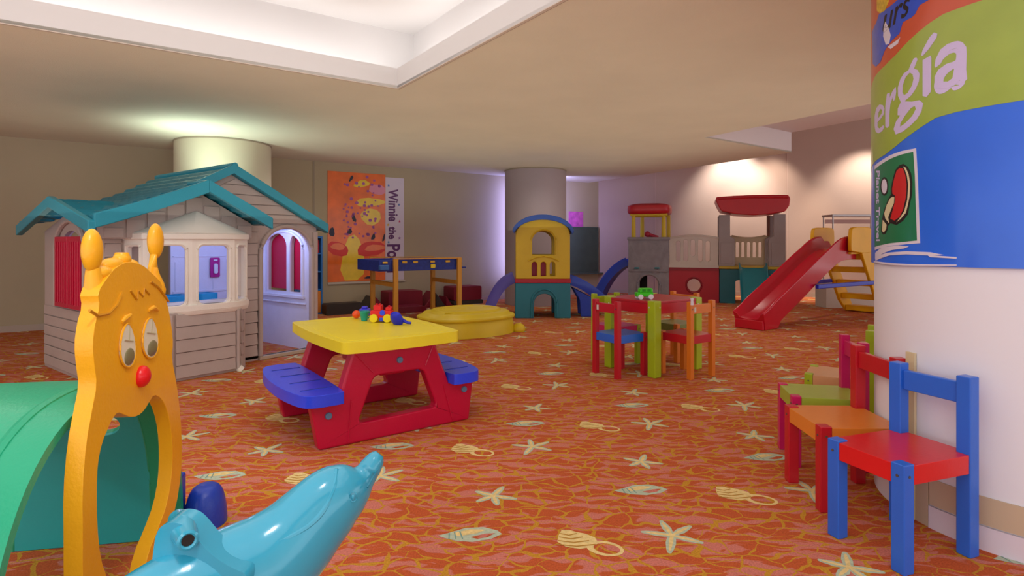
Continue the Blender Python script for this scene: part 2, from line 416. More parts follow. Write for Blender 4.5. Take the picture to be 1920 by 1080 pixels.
# dropped ceiling with the tray opening and the notch of the recess
E1d = Vector((4.03, 8.27, 0))-CW; E1d.normalize()
R1 = Vector((4.03, 8.27, 0)); R0 = Vector((2.38, 7.09, 0)); R2 = R0+E1d*5.5; RU = (R1-R0); R3 = R1+E1d*5.5
Eend = CW+E1d*21.2
out = [(-12.95, -5.05), (-12.95, 2.3), (CW.x-WL.x*.02, CW.y+.05), (R1.x, R1.y), (R0.x, R0.y), (R2.x, R2.y), (R3.x, R3.y), (Eend.x, Eend.y)]
TR = [K, K-U*TRW, K-U*TRW-V*TRL, K-V*TRL]
b = BM(); sheet(b, flat2d(out, [[(p.x, p.y) for p in TR]]), XY, CEIL, CEIL+.02)
struct('ceiling', b, m_ceil, smooth=False)
def ring_wall(b, pts, z0, z1, closed=True, th=.0):
    n = len(pts)
    for i in range(n if closed else n-1):
        p, q = pts[i], pts[(i+1) % n]
        b.faces.new([b.verts.new(x) for x in ((p.x, p.y, z0), (q.x, q.y, z0), (q.x, q.y, z1), (p.x, p.y, z1))])
LIP = 2.566; TOP = 2.985; S_ = .28
def off(s): return [K+U*s+V*s, K-U*(TRW+s)+V*s, K-U*(TRW+s)-V*(TRL+s), K-V*(TRL+s)+U*s]
# lip: upstand around the opening with thickness, ledge, sides and top of the tray
b = BM(); ring_wall(b, TR, CEIL, LIP); ring_wall(b, off(.025), CEIL+.03, LIP)
for i in range(4):
    a, c, d, e = off(0)[i], off(0)[(i+1) % 4], off(.025)[(i+1) % 4], off(.025)[i]
    b.faces.new([b.verts.new((x.x, x.y, LIP)) for x in (a, c, d, e)])
    a, c, d, e = off(.025)[i], off(.025)[(i+1) % 4], off(S_)[(i+1) % 4], off(S_)[i]
    b.faces.new([b.verts.new((x.x, x.y, CEIL+.035)) for x in (a, c, d, e)])
ring_wall(b, off(S_), CEIL+.03, TOP)
b.faces.new([b.verts.new((x.x, x.y, TOP)) for x in off(S_)])
struct('ceiling_tray', b, m_white, smooth=False)
# thin shadow-line moulding around the tray opening
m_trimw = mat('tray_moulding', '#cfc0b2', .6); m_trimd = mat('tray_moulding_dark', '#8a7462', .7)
b = BM()
for i in range(4):
    o1, o2 = off(.0), off(.03)
    for z0, oo, pp in ((CEIL-.006, off(0.0), off(.022)), ):
        a, c, d, e = oo[i], oo[(i+1) % 4], pp[(i+1) % 4], pp[i]
        lo = [b.verts.new((x.x, x.y, z0)) for x in (a, c, d, e)]; hi = [b.verts.new((x.x, x.y, CEIL-.0005)) for x in (a, c, d, e)]
        b.faces.new(lo); b.faces.new(hi)
        for k in range(4): b.faces.new((lo[k], lo[(k+1) % 4], hi[(k+1) % 4], hi[k]))
struct('trim_1', b, m_trimw, smooth=False)
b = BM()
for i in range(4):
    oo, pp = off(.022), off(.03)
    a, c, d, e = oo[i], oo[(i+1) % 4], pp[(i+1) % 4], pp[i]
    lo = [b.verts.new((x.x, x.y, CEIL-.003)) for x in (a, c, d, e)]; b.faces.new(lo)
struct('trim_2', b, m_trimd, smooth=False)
# recess by the right hand wall
b = BM(); ring_wall(b, [R1, R0, R2, R3], CEIL, 2.69, closed=False)
b.faces.new([b.verts.new((x.x, x.y, 2.69)) for x in (R0, R1, R3, R2)])
struct('ceiling_recess', b, m_lilac, smooth=False)
# the drop: front of the lowered ceiling towards the high strip along the back wall, and the high strip itself
b = BM(); ring_wall(b, [CW, R1], CEIL, 3.6, closed=False); ring_wall(b, [R1, R3], 2.69, 3.6, closed=False); ring_wall(b, [R3, Eend], CEIL, 3.6, closed=False)
b.faces.new([b.verts.new(x) for x in ((CW.x-.2, CW.y, 3.6), (C2.x, C2.y+.1, 3.6), (14, 9.6, 3.6), (14, -5, 3.6), (Eend.x, Eend.y, 3.6))])
struct('ceiling_high', b, m_wallb, smooth=False)
# thin joint strips on the back and left wall
m_joint = mat('wall_joint', '#a0927e', .8); m_jointb = mat('wall_joint_rose', '#c8ae a1'.replace(' ', ''), .8)
def wall_strip(n, px, base, d, m):
    # vertical joint cover on a wall line, found where the sight line crosses it
    r = (px-960)/F; t = (r*base.y-base.x)/(d.x-r*d.y); p = base+d*t; nn = Vector((d.y, -d.x, 0)).normalized(); b = BM()
    q = [p-d*.012, p+d*.012, p+d*.012+nn*.008, p-d*.012+nn*.008]
    lo = [b.verts.new((x.x, x.y, 0)) for x in q]; hi = [b.verts.new((x.x, x.y, 3.5)) for x in q]; b.faces.new(lo); b.faces.new(hi)
    for k in range(4): b.faces.new((lo[k], lo[(k+1) % 4], hi[(k+1) % 4], hi[k]))
    struct('trim_%d' % n, b, m, smooth=False)
WB = Vector((12.5, -12.5*.245, 0)).normalized()
wall_strip(3, 1229, C2, WB, m_jointb); wall_strip(4, 1476, C2, WB, m_jointb); wall_strip(5, 588, A0, WL, m_joint)
def base_strip(name, p, q, m, h=.08):
    p, q = Vector(p), Vector(q); d = (q-p).normalized(); n = Vector((d.y, -d.x, 0)); b = BM(); pts = [p, q, q+n*.015, p+n*.015]
    lo = [b.verts.new((x.x, x.y, 0.001)) for x in pts]; hi = [b.verts.new((x.x, x.y, h)) for x in pts]; b.faces.new(lo); b.faces.new(hi)
    for k in range(4): b.faces.new((lo[k], lo[(k+1) % 4], hi[(k+1) % 4], hi[k]))
    struct(name, b, m, smooth=False)
m_base = mat('baseboard_paint', '#b7a698', .6)
base_strip('baseboard_left', pl0, C2, m_base); base_strip('baseboard_back', C2, C2+WB*11, m_base)

# columns
m_colg = mat('column_paint', '#c8bda6', .7, .25, .08, 40, 0, .03, 1.2)
m_colr = mat('column_paint_white', '#e8e6ee', .7, .25, .05, 40)
def column(name, x, y, r, m):
    b = BM(); lathe(b, [(r, 0.0), (r, CEIL-.002)], (x, y, 0), 96); o = struct(name, b, m)
    return o
column('wall_column', -3.80, 7.565, .575, m_colg)
column('wall_column_middle', .425, 10.39, .553, mat('column_paint_mauve', '#ab9ca0', .7, .25, .08, 40, 0, .03, 1.2))
CC = Vector((2.165, 2.37, 0)); CR = .565
column('wall_column_right', CC.x, CC.y, CR, m_colr)
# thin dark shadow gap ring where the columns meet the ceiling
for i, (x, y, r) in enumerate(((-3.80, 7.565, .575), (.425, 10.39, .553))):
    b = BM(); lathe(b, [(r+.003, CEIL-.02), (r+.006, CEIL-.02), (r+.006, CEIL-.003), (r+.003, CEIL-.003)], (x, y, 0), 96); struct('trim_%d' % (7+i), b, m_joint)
# low beige panel, cream edge strip and white skirting of the near column
def cyl_map(R):
    def fm(s, z, t):
        a = s/CR; return Vector((CC.x-math.cos(a)*(R+t), CC.y-math.sin(a)*(R+t), z))
    return fm
def col_s(px, py, R=None):
    """point of the column surface seen at a pixel -> (arc length, height)"""
    R = R or CR; r = (px-960)/F; A = 1+r*r; B = -2*(r*CC.x+CC.y); Cq = CC.x**2+CC.y**2-R*R; D = max(0, B*B-4*A*Cq)
    Y = (-B-math.sqrt(D))/(2*A); a = math.atan2(CC.y-Y, CC.x-r*Y); return a*CR, CAMZ-(py-455)/F*Y
m_creamstrip = mat('cream_strip', '#d8c49a', .6); m_skirt = mat('skirting_white', '#e0d6e2', .6)
s1, s2 = col_s(1703, 800)[0], col_s(1719, 800)[0]
b = BM(); prism(b, [(s1, .0), (s2, .0), (s2, .66), (s1, .66)], [], cyl_map(CR), .001, .012, .02); struct('trim_9', b, m_creamstrip)
sa = col_s(1745, 950)[0]
b = BM(); prism(b, [(sa, .0), (sa+1.2, .0), (sa+1.2, .085), (sa, .085)], [], cyl_map(CR), .001, .012, .02); struct('baseboard_right', b, m_skirt)
b = BM(); prism(b, [(s2, .0), (sa-.004, .0), (sa-.004, .19), (s2, .19)], [], cyl_map(CR), .001, .008, .02); struct('trim_10', b, mat('beige_panel', '#c9b296', .7))
b = BM(); prism(b, [(sa, .09), (sa+1.2, .09), (sa+1.2, .19), (sa, .19)], [], cyl_map(CR), .001, .008, .02); struct('trim_11', b, mat('beige_panel', '#c9b296', .7))

# ================================================================ COLOURS
YEL = plastic('plastic_golden_yellow', '#f2ae1c', .33, .04); YELT = plastic('plastic_table_yellow', '#efdc2a', .4); YELS = plastic('plastic_sand_yellow', '#d9bd1c', .45)
YELB = plastic('plastic_ochre_yellow', '#c79a22', .45)
TEALR = plastic('plastic_roof_teal', '#1a7c92', .45, .16); TEALF = plastic('plastic_fascia_teal', '#1f93ab', .35)
TEAL = plastic('plastic_teal', '#22828c', .4); TEALD = plastic('plastic_dolphin', '#35a3c4', .16, .03, .5, .03)
GRN = plastic('plastic_tunnel_green', '#1fa37a', .3); TGR = plastic('plastic_tunnel_teal', '#2bb0b2', .3)
TAN = plastic('plastic_house_tan', '#b6a69f', .55); TAND = plastic('plastic_house_tan_groove', '#7d6c62', .7)
CRM = plastic('plastic_cream', '#f0e9de', .4); WHT = plastic('plastic_white', '#dfdff0', .45)
RED = plastic('plastic_red', '#c20a3a', .3); REDS = plastic('plastic_slide_red', '#c60c2c', .24, .04, .4); REDB = plastic('plastic_bright_red', '#e3161c', .3)
REDR = plastic('plastic_roof_red', '#c01a26', .35); MAG = plastic('plastic_shutter_red', '#c4083c', .4)
BLU = plastic('plastic_seat_blue', '#2f4cf2', .26); BLU2 = plastic('plastic_blue', '#1d3fae', .35); PUR = plastic('plastic_purple', '#4d3fa0', .4)
GRY = mat('castle_stone_grey', '#908d94', .6, .4, .6, 14, 0, .12, 8); GRB = plastic('plastic_post_grey', '#9c908f', .5)
BOLT = mat('bolt_grey_blue', '#5b7ea0', .35, .5)
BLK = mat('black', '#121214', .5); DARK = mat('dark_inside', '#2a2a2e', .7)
ORW = mat('counter_dark', '#4a4650', .6)

# ================================================================ PLAYHOUSE
HR = Vector((-1.97, 5.91, 0))
H = thing('playhouse', 'large tan toy playhouse with teal roof, cream bay window and arched door', 'playhouse', HR, 53.13)
XW = -1.95
# facade with arched door hole and bay window hole
fac = [(XW, 0.0), (-.65, 0.0), (-.65, .035), (-.12, .035), (-.12, 0), (-.055, 0), (-.055, 1.258), (-.93, 1.728), (-1.29, 1.545), (XW, 1.225)]
doorh = archdoor(-.65, -.12, .036, .99, 1.245)
bayh = [(-1.68, .6), (-.95, .6), (-.95, 1.1), (-1.68, 1.1)]
b = BM(); prism(b, fac, [doorh, bayh], XZ, .0, .03); obj('front_wall', b, TAN, H, .004)
b = BM(); prism(b, [(p[0]*.985-.01, p[1]*.99+.002) for p in fac], [doorh, bayh], XZ, .031, .05); obj('inner_lining', b, WHT, H)
# horizontal clapboards on the facade right of and above the door
def boards(b, x0f, x1f, z0, z1, step, y, t=.012, lean=.01):
    z = z0
    while z < z1-.02:
        zt = min(z+step, z1); x0, x1 = x0f((z+zt)/2), x1f((z+zt)/2)
        if x1-x0 > .02:
            xa, xb = x0f(z), x1f(z); xc, xd = x0f(zt), x1f(zt)
            p = [(xa, z+.006), (xb, z+.006), (xd, zt), (xc, zt)]
            lo = [b.verts.new((q[0], y-t-(lean if i < 2 else 0), q[1])) for i, q in enumerate(p)]; hi = [b.verts.new((q[0], y+.002, q[1])) for q in p]
            b.faces.new(lo); b.faces.new(hi[::-1])
            for k in range(4): b.faces.new((lo[k], lo[(k+1) % 4], hi[(k+1) % 4], hi[k]))
        z = zt
b = BM()
boards(b, lambda z: max(-1.22, -.93-(1.66-z)/.53) if z > 1.3 else -.62, lambda z: min(-.06, -.93+(1.70-z)/.53), 1.28, 1.68, .085, 0)
obj('clapboard', b, TAN, H, .003); b = BM()
boards(b, lambda z: -.845, lambda z: -.69, .04, 1.24, .105, 0)
obj('clapboard', b, TAN, H, .003); b = BM()
boards(b, lambda z: -.088, lambda z: -.084, .98, 1.22, .085, 0)
obj('clapboard', b, TAN, H, .003); b = BM()
boards(b, lambda z: XW+.03, lambda z: -1.80, .04, 1.14, .105, 0)
obj('clapboard', b, TAN, H, .003)
# corner post and arch moulding around door
b = BM(); box(b, -.098, -.046, -.02, .04, 0, 1.21); obj('corner_post', b, TAN, H, .008)
b = BM(); box(b, XW-.012, XW+.04, -.02, .04, 0, 1.15); obj('corner_post', b, TAN, H, .008)
b = BM()
pts = [(-.66, -.012, .04), (-.66, -.012, .6), (-.66, -.012, .99)]+[(x, -.012, z) for x, z in reversed(arc(-.385, .99, .275, .268, 0, 180, 18))]+[(-.11, -.012, .6), (-.11, -.012, .04)]
tube(b, pts, .022, 8); obj('door_arch', b, TAN, H)
b = BM(); box(b, -.68, -.09, -.035, .05, .002, .036); obj('door_sill', b, plastic('plastic_sill', '#b9a793', .5), H, .006)
# right side wall with twin window and red shutters, seen through the doorway
def side_map(u, v, t): return Vector((t, u, v))
b = BM()
wins = [archdoor(.20, .40, .58, 1.06, 1.19, 10), archdoor(.46, .84, .58, 1.06, 1.20, 10)]
prism(b, [(.04, 0), (1.16, 0), (1.16, 1.24), (.04, 1.24)], wins, side_map, -.105, -.085); obj('side_lining', b, WHT, H)
b = BM(); prism(b, [(.05, 0), (1.2, 0), (1.2, 1.24), (.05, 1.24)], wins, side_map, -.085, -.055); obj('side_wall', b, TAN, H)
b = BM()
tube(b, [(-.11, y, z) for y, z in [(.15, .55), (.15, 1.03)]+list(reversed(arc(.52, 1.03, .37, .19, 0, 180, 14)))[1:]+[(.89, .55)]], .016, 8); obj('window_moulding', b, WHT, H)
b = BM(); box(b, -.13, -.10, .12, .92, .52, .55); box(b, -.125, -.103, .1, 1.1, .46, .475); obj('window_shelf', b, WHT, H, .004)
for y0, y1 in ((.18, .42), (.44, .86)):
    b = BM(); prism(b, archdoor(y0, y1, .60, 1.05, 1.20, 10), [], side_map, -.043, -.025)
    for k in range(4): box(b, -.027, -.019, y0+.03+k*.05, y0+.045+k*.05, .63, 1.0)
    obj('window_shutter', b, MAG, H, .004)
# left side wall with red shutters under an arch
b = BM(); prism(b, [(.0, 0), (1.3, 0), (1.3, 1.2), (.55, 1.38), (.0, 1.18)], [archdoor(.34, .86, .58, 1.02, 1.2, 12)], side_map, XW, XW+.03); obj('left_wall', b, TAN, H)
b = BM(); prism(b, [(.0, 0.01), (1.28, 0.01), (1.28, 1.18), (.55, 1.34), (.0, 1.14)], [archdoor(.34, .86, .58, 1.02, 1.2, 12)], side_map, XW+.031, XW+.045); obj('left_lining', b, WHT, H)
b = BM(); tube(b, [(XW-.012, y, z) for y, z in [(.25, .56), (.25, 1.05)]+list(reversed(arc(.6, 1.02, .36, .26, 8, 172, 14)))+[(.95, 1.0), (.95, .56)]], .02, 8); obj('left_arch', b, TAN, H)
for y0, y1 in ((.28, .585), (.595, .9)):
    b = BM(); prism(b, [(y0, .565), (y1, .565), (y1, 1.15), (y0, 1.15)], [], side_map, XW-.035, XW-.012)
    for k in range(5): box(b, XW-.042, XW-.034, y0+.03+k*.055, y0+.05+k*.055, .6, 1.11)
    obj('window_shutter', b, MAG, H, .005)
b = BM()
z = .03
while z < .54:
    box(b, XW-.014, XW-.001, .02, 1.27, z, z+.08); z += .088
obj('clapboard', b, TAN, H, .004)
# back wall panels (inside is pale), floor counter and toy telephone
b = BM(); prism(b, [(-.97, 0), (-.055, 0), (-.055, 1.21), (-.93, 1.70), (-.97, 1.68)], [], XZ, 1.16, 1.19); obj('back_wall', b, TAN, H)
b = BM(); prism(b, [(-.97, 0.01), (-.11, .01), (-.11, 1.18), (-.93, 1.66), (-.97, 1.64)], [], XZ, 1.14, 1.158)
for k in range(5): box(b, -.93+k*.19, -.92+k*.19, 1.134, 1.141, .1, .9)
box(b, -.95, -.12, 1.13, 1.141, .58, .60); box(b, -.95, -.12, 1.13, 1.141, .95, .965)
obj('back_lining', b, WHT, H)
b = BM(); box(b, -1.93, -.82, .82, 1.12, .44, .49); box(b, -1.93, -1.86, 0.85, 1.1, 0, .44); obj('counter', b, ORW, H, .01)
b = BM(); prism(b, rrect(-.80, -.60, .90, 1.12, .04), [rrect(-.77, -.63, .93, 1.09, .03)], XY, .47, .58); prism(b, rrect(-.80, -.60, .90, 1.12, .04), [], XY, .44, .475); obj('toy_sink', b, plastic('plastic_sky_blue', '#1b9fd0', .3), H, .006)
b = BM(); prism(b, rrect(-1.26, -.88, .84, 1.10, .03), [rrect(-1.23, -.91, .87, 1.07, .03)], XY, .491, .58); obj('toy_basin', b, plastic('plastic_sky_blue', '#1b9fd0', .3), H, .006)
ph = BM(); prism(ph, rrect(-.585, -.485, .73, .94, .015), [], XZ, 1.115, 1.133); po = obj('toy_telephone', ph, plastic('plastic_magenta', '#b3128c', .35), H, .003)
b = BM(); prism(b, rrect(-.555, -.515, .77, .875, .015), [], XZ, 1.095, 1.114); box(b, -.555, -.515, 1.106, 1.114, .905, .92); obj('handset', b, WHT, po, .003)
# bay: lower boarded part
def bay_lo(s): return [(-.88, .0), (-.925, -.19), (-1.015, -.28), (-1.55, -.28), (-1.66, -.20), (-1.72, .0)]
poly = bay_lo(0)
def seg_boards(b, p, q, z0, z1, step, t=.012):
    p, q = Vector(p+(0,)), Vector(q+(0,)); d = (q-p).normalized(); n = Vector((-d.y, d.x, 0))
    if n.y > 0: n = -n
    z = z0
    while z < z1-.02:
        zt = min(z+step, z1)
        a = [p+n*t, q+n*t, q, p]; lo = [Vector((v.x, v.y, z+.005)) for v in a]; hi = [Vector((v.x, v.y, zt)) for v in a]
        lo[0] += n*.01; lo[1] += n*.01
        L1 = [b.verts.new(v) for v in lo]; L2 = [b.verts.new(v) for v in hi]; b.faces.new(L1[::-1]); b.faces.new(L2)
        for k in range(4): b.faces.new((L1[k], L1[(k+1) % 4], L2[(k+1) % 4], L2[k]))
        z = zt
b = BM(); prism(b, poly, [], XY, .0, .54)
for p, q in zip(poly, poly[1:]):
    L = math.hypot(p[0]-q[0], p[1]-q[1]); m_ = .03/L
    pp = (p[0]+(q[0]-p[0])*m_, p[1]+(q[1]-p[1])*m_); qq = (q[0]+(p[0]-q[0])*m_, q[1]+(p[1]-q[1])*m_)
    seg_boards(b, pp, qq, .02, .53, .102)
for x, y in poly[1:-1]: tube(b, [(x, y, 0.0), (x, y, .53)], .02, 8)
obj('bay_wall', b, TAN, H, .003)
# bay: cream window unit, three framed openings, curved sill and pediment
bt = [(-.865, .0), (-.885, -.19), (-1.055, -.30), (-1.56, -.305), (-1.69, -.22), (-1.76, .0)]
def segframe(b, p, q, z0, z1, hz0, hz1, mx, th=.035, r=.04):
    p, q = Vector(p+(0,)), Vector(q+(0,)); d = (q-p); L = d.length; d.normalize(); n = Vector((-d.y, d.x, 0))
    if n.y < 0: n = -n
    fm = lambda u, v, t: p+d*u+n*t+Vector((0, 0, v))
    prism(b, [(0, z0), (L, z0), (L, z1), (0, z1)], [rrect(mx, L-mx, hz0, hz1, r)], fm, 0, th)
    o_ = rrect(mx-.012, L-mx+.012, hz0-.012, hz1+.012, r)
    tube(b, [fm(u, v, -.002) for u, v in o_], .010, 6, closed=True)
b = BM()
segframe(b, bt[0], bt[1], .55, 1.13, .62, 1.07, .04, r=.02)
segframe(b, bt[1], bt[2], .55, 1.13, .61, 1.07, .042, r=.03)
segframe(b, bt[2], ((bt[2][0]+bt[3][0])/2+.0, bt[2][1]), .55, 1.13, .615, 1.07, .035, r=.04) if False else None
obj_bay = obj('bay_window_side', b, CRM, H)
b = BM(); mxp = -1.40
segframe(b, bt[2], (mxp, bt[2][1]), .55, 1.13, .60, 1.075, .05, r=.045)
segframe(b, (mxp, bt[2][1]), (-1.72, -.2), .55, 1.13, .60, 1.075, .05, r=.045)
segframe(b, (-1.72, -.2), (-1.78, .0), .55, 1.13, .62, 1.07, .04, r=.02)
obj('bay_window', b, CRM, H)
bt = [(-.865, .0), (-.885, -.19), (-1.055, -.30), (-1.40, -.305), (-1.72, -.2), (-1.78, .0)]
# sill band, head band
def band(b, z0, z1, g0, g1):
    c = Vector((-1.32, .1, 0)); rings = []
    for z_, g in ((z0, g0), (z1, g1)):
        rings.append([Vector((c.x+(x-c.x)*(1+g), .0+(y)*(1+g*1.6), z_)) for x, y in bt])
    return loft(b, rings)
b = BM(); band(b, .515, .55, .0, .03); band(b, .545, .60, .03, .03); obj('bay_sill', b, CRM, H, .008)
b = BM(); band(b, 1.125, 1.175, .03, .03); obj('bay_head', b, CRM, H, .008)
b = BM(); base = [Vector((-1.32+(x+1.32)*1.03, y*1.05, 1.175)) for x, y in bt]
apex = Vector((-1.29, -.13, 1.365)); vb = [b.verts.new(v) for v in base]; va = b.verts.new(apex); vk = b.verts.new(Vector((-1.29, 0, 1.365)))
for k in range(len(vb)-1): b.faces.new((vb[k], vb[k+1], va))
b.faces.new((vb[0], va, vk)); b.faces.new((vb[-1], vk, va)); b.faces.new((vb[0], vk, vb[-1])); b.faces.new(vb[::-1])
obj('bay_pediment', b, CRM, H, .008)
# gable wall above the bay with vertical boards
b = BM(); prism(b, [(XW, 1.13), (-.80, 1.13), (-.80, 1.27), (-1.29, 1.54), (XW, 1.235)], [], XZ, -.10, -.002)
for k in range(8):
    x = -1.88+k*.145; zt = 1.54-(abs(x+1.29)*.55 if x > -1.29 else abs(x+1.29)*.46)-.02
    box(b, x-.064, x+.064, -.112, -.099, 1.14, zt-.035)
obj('gable_wall', b, TAN, H, .003)
b = BM(); z = 1.16
# roofs
def zmain(x): return 1.78-(.54*abs(x+.93) if x > -1.29 else .1944+.44*abs(x+1.29)*(1-.12*abs(x+1.29)/.78))
def zleft(y): return 1.45-.24*abs(y-.55)
def roofgrid(name, xs, ys, zf, m, parent):
    b = BM(); G = [[b.verts.new((x, y, zf(x, y))) for x in xs] for y in ys]
    for j in range(len(ys)-1):
        for i in range(len(xs)-1): b.faces.new((G[j][i], G[j][i+1], G[j+1][i+1], G[j+1][i]))
    # underside
    D = [[b.verts.new((x, y, zf(x, y)-.045)) for x in xs] for y in ys]
    for j in range(len(ys)-1):
        for i in range(len(xs)-1): b.faces.new((D[j][i], D[j+1][i], D[j+1][i+1], D[j][i+1]))
    nx, ny = len(xs)-1, len(ys)-1
    for i in range(nx): b.faces.new((G[0][i], D[0][i], D[0][i+1], G[0][i+1])); b.faces.new((G[ny][i], G[ny][i+1], D[ny][i+1], D[ny][i]))
    for j in range(ny): b.faces.new((G[j][0], G[j+1][0], D[j+1][0], D[j][0])); b.faces.new((G[j][nx], D[j][nx], D[j+1][nx], G[j+1][nx]))
    return obj(name, b, m, parent, angle=28)
def lins(a, c, n): return [a+(c-a)*i/n for i in range(n+1)]
def shing(d, y, st=.1, h=.02):
    row = math.floor(d/st); fr = d/st-row; gap = ((y/.17+.5*(row % 2)+.13*row) % 1)
    return h*(1-fr)*0+h*fr-(.006 if gap < .08 else 0)
def zf_main(x, y):
    d = abs(x+.93); z = zmain(x)+shing(d, y)
    if x < -1.3: 
        zl = zleft(y)+shing(abs(y-.55), x, .1); z = max(z, zl)
    return z
roofgrid('main_roof', lins(-2.07, .04, 105), lins(-.04, 1.56, 80), zf_main, TEALR, H)
def zf_front(x, y):
    z = 1.585-(.53*(x+1.29) if x > -1.29 else 0) if x > -1.29 else zmain(x)
    z += shing(abs(x+1.29), y)
    if x < -1.3: z = max(z, zleft(y)+shing(abs(y-.55), x, .1))
    return z
roofgrid('front_roof', lins(-2.07, -.735, 70), lins(-.31, -.03, 14), zf_front, TEALR, H)
def fascia(name, pts, y0, y1, h, m=TEALF):
    b = BM(); up = [(x, z+.022) for x, z in pts]; dn = [(x, z-h) for x, z in pts][::-1]
    prism(b, up+dn, [], XZ, y0, y1); return obj(name, b, m, H, .008)
fascia('gable_fascia', [(-.93-.01, 1.785), (-.45, 1.53), (.045, 1.265)], -.075, .0, .07)
fascia('gable_fascia', [(-1.29, 1.585), (-.93, 1.785)], -.075, -.035, .06)
fascia('front_fascia', [(-1.285, 1.59), (-.73, 1.295)], -.35, -.305, .075)
fascia('front_fascia', [(x, zmain(x)+.006) for x in lins(-2.08, -1.285, 10)], -.35, -.305, .085)
b = BM(); L = [(y, zleft(y)) for y in lins(-.345, .55, 6)]+[(1.45, zleft(1.45))]
prism(b, [(u, v+.02) for u, v in L]+[(u, v-.07) for u, v in L[::-1]], [], side_map, -2.12, -2.07); obj('left_fascia', b, TEALF, H, .008)
b = BM(); tube(b, [(-.93, -.07, 1.79), (-.93, 1.56, 1.79)], .028, 8); obj('roof_ridge', b, TEALF, H)
b = BM(); tube(b, [(-1.29, -.34, 1.592), (-1.29, .0, 1.60)], .02, 8); obj('roof_ridge', b, TEALF, H)
b = BM(); cyl(b, (-1.02, -.3, .03), (-1.0, -.31, .005), .03, .03, 12); obj('foot_cap', b, CRM, H)

# ================================================================ CATERPILLAR TUNNEL
TO = Vector((-1.09, 1.62, 0)); TA = 100.0
Tt = thing('crawl_tunnel', 'yellow smiling caterpillar face with a crawl-through ring and green tunnel behind', 'play tunnel', TO, TA)
tc_, ts_ = math.cos(math.radians(TA)), math.sin(math.radians(TA))
def cp(px, py):
    r = (px-960)/F; w_ = (r*TO.y-TO.x)/(tc_-r*ts_); Y = TO.y+ts_*w_; return (w_, CAMZ-(py-455)/F*Y)
def smooth2(pts, n=1):
    for _ in range(n):
        out = []
        for i in range(len(pts)):
            a, b_ = pts[i], pts[(i+1) % len(pts)]
            out += [(.75*a[0]+.25*b_[0], .75*a[1]+.25*b_[1]), (.25*a[0]+.75*b_[0], .25*a[1]+.75*b_[1])]
        pts = out
    return pts
o1 = [cp(*p) for p in ((164, 578), (154, 610), (149, 652), (152, 690), (158, 728), (148, 778), (136, 841), (128, 935), (129, 1030))]
o1 = [(a+.042, c) for a, c in o1]
o1 += [(-.235, .30), (-.225, .16), (-.17, .06), (-.10, .002), (.14, .002), (.20, .05)]
o1 += [cp(*p) for p in ((303, 1020), (325, 954), (335, 891), (337, 841), (334, 778), (326, 715), (317, 671), (320, 645), (317, 610), (308, 564), (298, 530), (286, 518), (271, 504), (262, 497), (236, 489), (212, 500), (198, 516), (176, 548))]
hole = [cp(*p) for p in ((300, 774), (308, 810), (311, 854), (309, 904), (300, 954), (285, 998), (268, 1043))]+[(.07, .085), (.0, .05), (-.06, .07)]
hole += [cp(*p) for p in ((199, 1080), (186, 1043), (180, 980), (179, 917), (181, 866), (189, 828), (200, 802), (208, 784), (218, 771), (229, 775), (240, 781), (252, 781), (263, 771), (270, 757), (278, 743), (290, 752))]
hole = [(a+max(-.01, min(.034, (a-.04)*.22)), c) for a, c in hole]
b = BM(); prism(b, smooth2(o1, 1), [smooth2(hole, 1)], XZ, -.008, .034)
# raised inner border following the ring
obj('face_panel', b, YEL, Tt, .0195, 5)
def tp(px, py, y=0): w_, z = cp(px, py); return Vector((w_, y, z))
b = BM(); rp = smooth2([cp(*p) for p in ((308, 790), (318, 850), (316, 910), (306, 962), (290, 1010))]+[(.13, .05), (.0, .03), (-.1, .06)]+[cp(*p) for p in ((178, 1050), (166, 980), (165, 900), (170, 850), (186, 800))], 2)
# antennae
for (kx, ky, ax, ay, bx, by) in ((187, 470, 190, 520, 194, 596), (303, 452, 297, 500, 304, 560)):
    top = tp(kx, ky, .018); mid = tp(ax, ay, .018); low = tp(bx, by, .018)
    b = BM(); tube(b, [low, low*.5+mid*.5, mid, mid*.4+top*.6], [.036, .032, .024, .018], 16, squash=.8); obj('antenna', b, YEL, Tt, sub=1)
    b = BM(); ellipsoid(b, top, (.032, .022, .057)); obj('antenna_knob', b, YEL, Tt)
# hat like tuft of hair on the head
b = BM()
for (px, py, rx, ry, rz) in ((203, 512, .042, .024, .020), (222, 498, .05, .024, .022), (240, 487, .03, .022, .020), (254, 500, .04, .022, .022)):
    ellipsoid(b, tp(px, py, .016), (rx, ry, rz), None, 20, 12)
q = tp(240, 480, .016); lathe(b, [(.022, -.02), (.020, .0), (.016, .010)], tuple(q), 16)
obj('hair_tuft', b, YEL, Tt)
b = BM()
zig = [(238, 545), (250, 562), (252, 545), (262, 556), (264, 541), (274, 552)]
tube(b, [tp(x, y, -.009) for x, y in zig], .003, 6)
for a, c in (((170, 575), (196, 590)), ((196, 590), (214, 575)), ((214, 575), (226, 548)), ((300, 530), (322, 575))): pass
tube(b, [tp(x, y, -.009) for x, y in ((160, 582), (176, 592), (196, 588), (212, 572), (222, 548))], .004, 6)
tube(b, [tp(x, y, -.009) for x, y in ((276, 528), (290, 538), (304, 556), (310, 565))], .004, 6)
obj('hair_line', b, plastic('plastic_golden_shadow', '#c98a12', .4), Tt)
